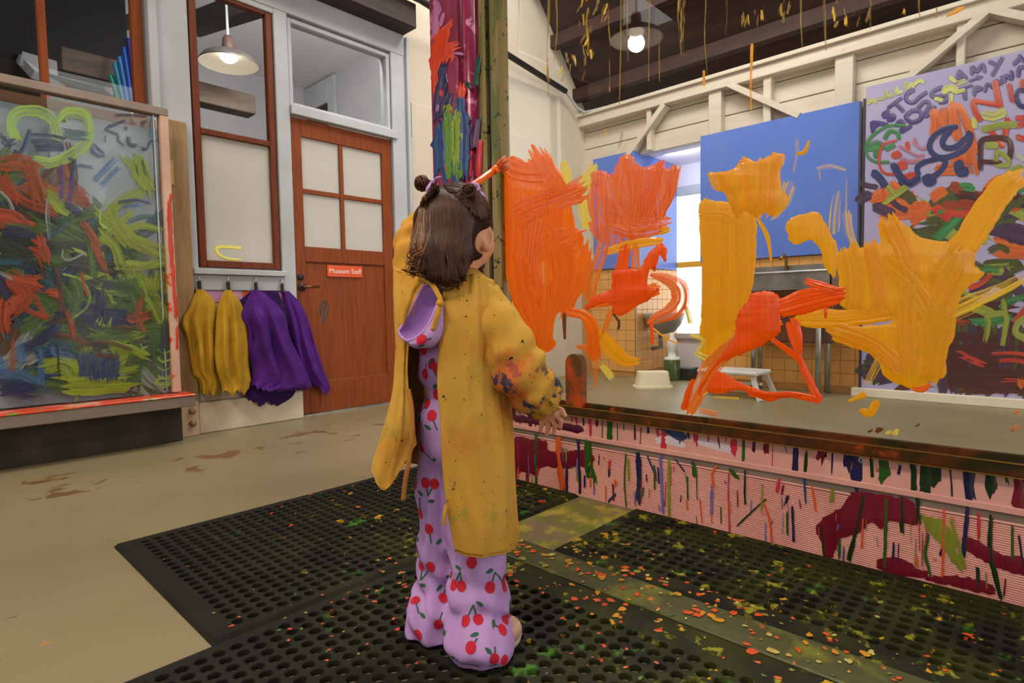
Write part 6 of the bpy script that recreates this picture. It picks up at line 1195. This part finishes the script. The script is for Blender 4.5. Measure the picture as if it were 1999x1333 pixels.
# ---- printed cherries
bvh = BVHTree.FromPolygons([tuple(p) for p in jv.tolist()], [tuple(f) for f in jf.tolist()])
hg_ = loft([lip, mid, bot, back], 22, 26); hv = hg_.reshape(-1, 3); hfc = [(i*26+j, i*26+j+1, (i+1)*26+j+1, (i+1)*26+j) for i in range(21) for j in range(25)]
bvh2 = BVHTree.FromPolygons([tuple(p) for p in hv.tolist()], hfc)
CHR = mat('cherry_red', rgb(196, 16, 44), 0.8); CHG = mat('cherry_leaf_green', rgb(34, 92, 62), 0.8)
prn = {'r': MB(), 'g': MB()}
def tangent(n): 
    n = np.array(n); t = ZZ-n*(n@ZZ); t /= np.linalg.norm(t)+1e-9; return np.cross(t, n), t, n
def place(bv, p, off): 
    q, n, _, _ = bv.find_nearest(Vector(V3(p))); n = np.array(n); q = np.array(q)
    return q+n*off, n
def shoot(x, y, bv=None):
    best = None
    for b_, o_ in ((bvh2, 0.0026), (bvh, 0.0012)):
        q, n, _, d = b_.ray_cast(Vector(V3(CAM)), Vector(V3(ray(x, y))).normalized())
        if q is not None and (best is None or d < best[3]): best = (np.array(q), b_, o_, d)
    return best
def disc(mb, bv, c, a_, b_, off, ang=0.0, tip=False):
    q, n = place(bv, c, off); r, t, n = tangent(n); n_ = 14; vs = [q+n*0.0002]
    for ring in (0.5, 1.0):
        for i in range(n_):
            th = 2*math.pi*i/n_; u, v = a_*math.cos(th), b_*math.sin(th)
            if tip: u *= (1-0.6*(v/b_)) if v > 0 else 1.0
            u2, v2 = u*math.cos(ang)-v*math.sin(ang), u*math.sin(ang)+v*math.cos(ang); vs.append(place(bv, q+ring*(r*u2+t*v2), off)[0])
    mb.add(vs, [(0, 1+i, 1+(i+1) % n_) for i in range(n_)]+[(1+i, 1+n_+i, 1+n_+(i+1) % n_, 1+(i+1) % n_) for i in range(n_)])
def stem(mb, bv, p, q, off, w=0.0016):
    rows = []
    for i in range(7):
        c, n = place(bv, p+(q-p)*i/6.0, off); d = q-p; s = np.cross(n, d); s /= np.linalg.norm(s)+1e-9; rows.append([place(bv, c-s*w, off)[0], place(bv, c+s*w, off)[0]])
    mb.grid(rows)
def cherry(cs, end, leaf=None):
    e = shoot(*end) if end else None
    for x, y in cs:
        s = shoot(x, y)
        if s is None: continue
        disc(prn['r'], s[1], s[0], 0.0112, 0.0122, s[2])
        if e is not None and e[1] is s[1]: stem(prn['g'], s[1], s[0], e[0], s[2]*0.8)
    if leaf is not None:
        l = shoot(*leaf)
        if l is not None: disc(prn['g'], l[1], l[0], 0.0042, 0.0095, l[2]*1.1, random.Random(int(leaf[0])).uniform(0.6, 2.4), True)
for c_ in (([(849, 606)], None), ([(824, 664)], (842, 660), (788, 663)), ([(827, 683)], (832, 672), (822, 673)), ([(843, 710), (855, 719)], (855, 738), None), ([(830, 730)], (833, 708), (842, 706)), ([(854, 769)], (847, 750), (850, 754)), ([(823, 784), (834, 788)], (819, 806), (819, 816)), ([(843, 811)], (854, 840), (834, 833)), ([(823, 874)], (844, 899), (848, 897)), ([(848, 944), (831, 942)], (836, 968), (841, 978)), ([(821, 1002)], (820, 970), (820, 962)), ([(837, 1032)], (842, 1060), (857, 1057)), ([(823, 1103), (840, 1107)], (821, 1132), (824, 1142)), ([(921, 1098)], (928, 1084), None), ([(886, 1141), (901, 1143)], (899, 1115), (894, 1107)), ([(957, 1146), (984, 1144)], (966, 1117), (955, 1115)), ([(810, 1172)], (817, 1198), (825, 1201)), ([(865, 1168)], (869, 1150), (857, 1147)), ([(933, 1209), (909, 1212)], (924, 1180), (936, 1178)), ([(856, 1218)], (864, 1195), None), ([(981, 1229)], (966, 1220), (963, 1218)), ([(919, 1264)], (932, 1246), (926, 1239)), ([(965, 1286)], (966, 1262), (953, 1270)), ([(816, 1239)], None, None), ([(985, 1290)], (890, 1285), (884, 1283))):
    cherry(*c_)
rr2 = random.Random(5); done = []
for k in range(900):
    f = jf[rr2.randrange(len(jf))]; p = jv[f].mean(0); q, n, _, _ = bvh.find_nearest(Vector(V3(p)))
    if n is None or np.dot(np.array(n), CAM-p) > 0.02 or p[2] < 0.05 or p[2] > 0.74: continue
    if any(np.linalg.norm(p-d_) < 0.055 for d_ in done): continue
    done.append(p); r, t, n = tangent(np.array(n)); top_ = p+t*0.02
    for s in (-1, 1): disc(prn['r'], bvh, p+r*0.013*s-t*0.012, 0.0112, 0.0122, 0.0012); stem(prn['g'], bvh, p+r*0.013*s-t*0.012, top_, 0.001)
    disc(prn['g'], bvh, top_+r*0.008, 0.0042, 0.0095, 0.0013, 1.4, True)
prn['r'].build('cherry_print', CHR, js, True, 'stuff'); prn['g'].build('leaf_print', CHG, js, True, 'stuff')

# ---- hair
HAIR = mat('dark_brown_hair', rgb(52, 29, 19), 0.7, rgb(38, 21, 14), 60.0, bump=0.4, bs=240, spec=0.15)
H = SDF(HC-0.16, HC+0.16, 0.003)
H.ell(HC+ZZ*0.004-hf*0.004, AX, (0.0785, 0.090, 0.094), 0.01)
H.chain([dep(840, 430, 1.235), dep(838, 490, 1.215), dep(840, 522, 1.205)], [0.036, 0.036, 0.024], 0.02); H.chain([dep(868, 420, 1.225), dep(866, 500, 1.205), dep(864, 530, 1.20)], [0.040, 0.040, 0.026], 0.02); H.chain([dep(898, 430, 1.225), dep(893, 490, 1.212), dep(890, 516, 1.205)], [0.038, 0.034, 0.024], 0.02)
H.ell(HC+hf*0.085-ZZ*0.030, AX, (0.085, 0.065, 0.080), 0.008, 'd'); 
H.ell(dep(957, 484, 1.25), AX, (0.027, 0.055, 0.043), 0.006, 'd'); H.ell(dep(838, 485, 1.33), AX, (0.025, 0.05, 0.04), 0.008, 'd')
hair, (hv2, hf2) = H.build('hair', HAIR, ch, 3)
hb_ = BVHTree.FromPolygons([tuple(p) for p in hv2.tolist()], [tuple(f) for f in hf2.tolist()])
def hsurf(x, y, off=0.001):
    q, n, _, d = hb_.ray_cast(Vector(V3(CAM)), Vector(V3(ray(x, y))).normalized())
    if q is None: return None
    return np.array(q)+np.array(n)*off
H1 = mat('hair_strand_dark', rgb(66, 37, 24), 0.45, rgb(50, 27, 18), 40.0, spec=0.35); H2 = mat('hair_strand_brown', rgb(98, 58, 34), 0.45, rgb(80, 45, 27), 40.0, spec=0.35); H3 = mat('hair_strand_golden', rgb(166, 110, 62), 0.4, rgb(140, 88, 48), 40.0)
SB = {1: MB(), 2: MB(), 3: MB()}
rs = np.random.RandomState(3)
for i in range(1500):
    s = rs.rand(); # along the back from left to right
    tops = catmull([(822, 405), (830, 384), (848, 367), (862, 366), (882, 378), (905, 400), (926, 430)], 100); mids = catmull([(815, 455), (830, 450), (848, 445), (868, 448), (888, 455), (905, 462), (912, 472)], 100); ends = catmull([(802, 515), (815, 528), (838, 540), (862, 556), (880, 556), (897, 538), (914, 520)], 100)
    k = int(s*99); jx = rs.randn()*4; P0 = tops[k]+rs.randn(2)*2; P1 = mids[k]+rs.randn(2)*4; P2 = ends[k]+np.array((rs.randn()*6, rs.randn()*9)); cl_ = int(s*14); P2 = P2*0.45+0.55*(ends[min(99, int((cl_+0.5)/14*100))]+np.array((((cl_*37) % 7-3)*2.0, ((cl_*53) % 9-4)*4.0)))
    pts = []; off = rs.uniform(0.0, 0.005); amp = rs.uniform(3, 7); ph = (cl_*1.7)+rs.uniform(-0.5, 0.5); last = None; n_ = 18
    C2 = catmull([P0, (P0+P1)/2+np.array((jx*0.3, 0)), P1, (P1+P2)/2, P2], n_)
    for q in range(n_):
        f = q/(n_-1); w_ = amp*max(0, f-0.30)*2.4*math.sin(ph+f*8); x, y = C2[q]; x += w_
        p = hsurf(x, y, 0.0012+off*f) if f < 0.85 else None
        d = 1.195-off*2+0.004*math.cos(ph+f*9) if p is None else float(BAS[2]@(p-CAM))
        if p is None and last is not None: d = min(last+0.002, 0.7*last+0.3*(1.186-off))
        db = d if p is not None else 9.0
        if last is not None and f > 0.3: d = min(0.6*last+0.4*d, db)
        last = d; pts.append(dep(x, y, d))
    r = rs.uniform(0.0008, 0.0014); SB[3 if (P2[0] < 826 and rs.rand() < 0.3) else (2 if rs.rand() < 0.22 else 1)].tube(pts, [r*0.6]+[r]*(n_-3)+[r*0.7, r*0.3], 4)
# curls at the ends
for i in range(110):
    left = i < 62; c = np.array((rs.uniform(800, 838), rs.uniform(492, 535))) if left else np.array((rs.uniform(845, 885), rs.uniform(535, 562))); R_ = rs.uniform(4, 11); ph = rs.uniform(0, 6.28); d0 = 1.18-rs.uniform(0, 0.012)
    pts = [dep(c[0]+(R_+t_*0.8)*math.cos(ph+t_*0.55)*1.1, c[1]+(R_)*0.75*math.sin(ph+t_*0.55), d0+0.003*math.sin(t_)) for t_ in range(9)]
    SB[3 if left and rs.rand() < 0.35 else (2 if rs.rand() < 0.6 else 1)].tube(pts, [0.0004]+[0.0009]*7+[0.0003], 4)
# swept sections going to the two buns
BL = (825, 359); BRr = (917, 374)
def sweep(starts, bun, n, tgt):
    for i in range(n):
        a = catmull(starts, 60)[rs.randint(60)]+rs.randn(2)*2; b_ = np.array(bun, float)+rs.randn(2)*5; pts = []
        for q in range(11):
            f = q/10; xy = a*(1-f)+b_*f; p = hsurf(*xy, 0.0012+0.002*math.sin(math.pi*f))
            if p is not None: pts.append(p)
        if len(pts) > 4: SB[tgt if rs.rand() < 0.6 else 1].tube(pts, [0.0007]+[0.0013]*(len(pts)-2)+[0.0008], 4)
sweep([(866, 364), (890, 382), (912, 404), (930, 428)], BRr, 90, 1); sweep([(935, 432), (950, 428), (958, 415), (960, 395), (952, 375)], BRr, 90, 2); sweep([(870, 352), (900, 350), (930, 356), (948, 368)], BRr, 70, 1)
sweep([(856, 364), (842, 372), (832, 384), (824, 398)], BL, 50, 1); sweep([(864, 352), (850, 352), (840, 356)], BL, 40, 1)
for k, nm in ((1, 'dark'), (2, 'brown'), (3, 'golden')): SB[k].build('hair_strands', (None, H1, H2, H3)[k], hair, True, 'stuff')
# buns and bows
BOW = mat('lilac_bow', rgb(178, 132, 190), 0.7)
def bun(x, y, d, R_, seed, tilt):
    rs = np.random.RandomState(seed); c = dep(x, y, d); s_ = SDF(c-R_*1.6, c+R_*1.6, 0.002); s_.ell(c, np.eye(3), (R_*0.92,)*3, 0.002); b_, _ = s_.build('hair_bun', HAIR, ch, 2); m_ = MB(); a_ = facing(tilt)[0]; a_ = a_+ZZ*0.4; a_ /= np.linalg.norm(a_); e1 = np.cross(a_, ZZ); e1 /= np.linalg.norm(e1); e2 = np.cross(a_, e1)
    for k in range(26):
        ph = rs.uniform(0, 6.28); z0 = rs.uniform(-0.8, 0.8); r_ = R_*math.sqrt(max(0.1, 1-z0*z0))*1.02; n_ = 16
        m_.tube([c+a_*R_*(z0+0.12*math.sin(t_*0.5+ph))+r_*(math.cos(ph+t_*0.3)*e1+math.sin(ph+t_*0.3)*e2) for t_ in range(n_)], [0.0006]+[0.0014]*(n_-2)+[0.0006], 4)
    m_.build('bun_strands', H2, b_, True, 'stuff'); return b_
bun(824, 358, 1.275, 0.0165, 1, 70); bun(916, 375, 1.215, 0.0165, 2, 200)
root = MB(); root.tube([dep(836, 360, 1.273), dep(848, 364, 1.272)], [0.010, 0.014], 10); root.build('hair_base', HAIR, hair, True)
def bow(pts1, pts2, kn, R1):
    b_ = MB()
    for P in (pts1, pts2):
        C = catmull([dep(*p) for p in P], 12); R_ = np.interp(np.linspace(0, 1, 12), [0, 0.5, 1], [0.003, R1, 0.004]); b_.tube(C, R_, 10, True, 0.45)
    k = dep(*kn); b_.tube([k-UU*0.004, k, k+UU*0.004], [0.003, 0.0055, 0.003], 8); return b_.build('hair_bow', BOW, ch, True)
bow([(920, 357, 1.205), (930, 360, 1.197), (936, 368, 1.196)], [(936, 372, 1.196), (944, 382, 1.197), (950, 391, 1.203)], (935, 370, 1.195), 0.0085); bow([(846, 353, 1.25), (853, 348, 1.25), (862, 345, 1.252)], [(842, 354, 1.25), (836, 366, 1.245), (832, 374, 1.245)], (845, 355, 1.248), 0.007)
# ---- brush in the raised hand
bsn = thing('paintbrush', 'paintbrush loaded with orange paint in the raised hand', 'brush', b0)
hd = b0+bd_*(np.linalg.norm(b1-b0)-0.055); MB().tube([b0-bd_*0.01, b0+bd_*0.03, b0+bd_*0.10, hd], [0.006, 0.0075, 0.009, 0.0095], 10).build('handle', mat('brush_handle', rgb(236, 104, 24), 0.3, coat=0.4), bsn, True)
Lb = float(np.linalg.norm(b1-b0)); MB().tube([hd, hd+bd_*0.018], [0.0105, 0.012], 12).build('ferrule', mat('painted_ferrule', rgb(240, 96, 14), 0.3, metal=0.2), bsn, True)
m_ = MB(); rs = np.random.RandomState(2)
for k in range(60):
    a, r_ = rs.uniform(0, 6.28), math.sqrt(rs.rand()); o0 = (math.cos(a)*bs_+math.sin(a)*bu)*r_*0.011; e = hd+bd_*(0.055+0.012*rs.rand())+o0*2.0
    m_.tube([hd+bd_*0.016+o0, (hd+bd_*0.016+o0)*0.5+e*0.5+o0*0.1, e], [0.0016, 0.0016, 0.0006], 4)
m_.build('bristles', mat('orange_bristles', rgb(232, 96, 20), 0.4, rgb(180, 70, 20), 60.0), bsn, True, 'stuff')
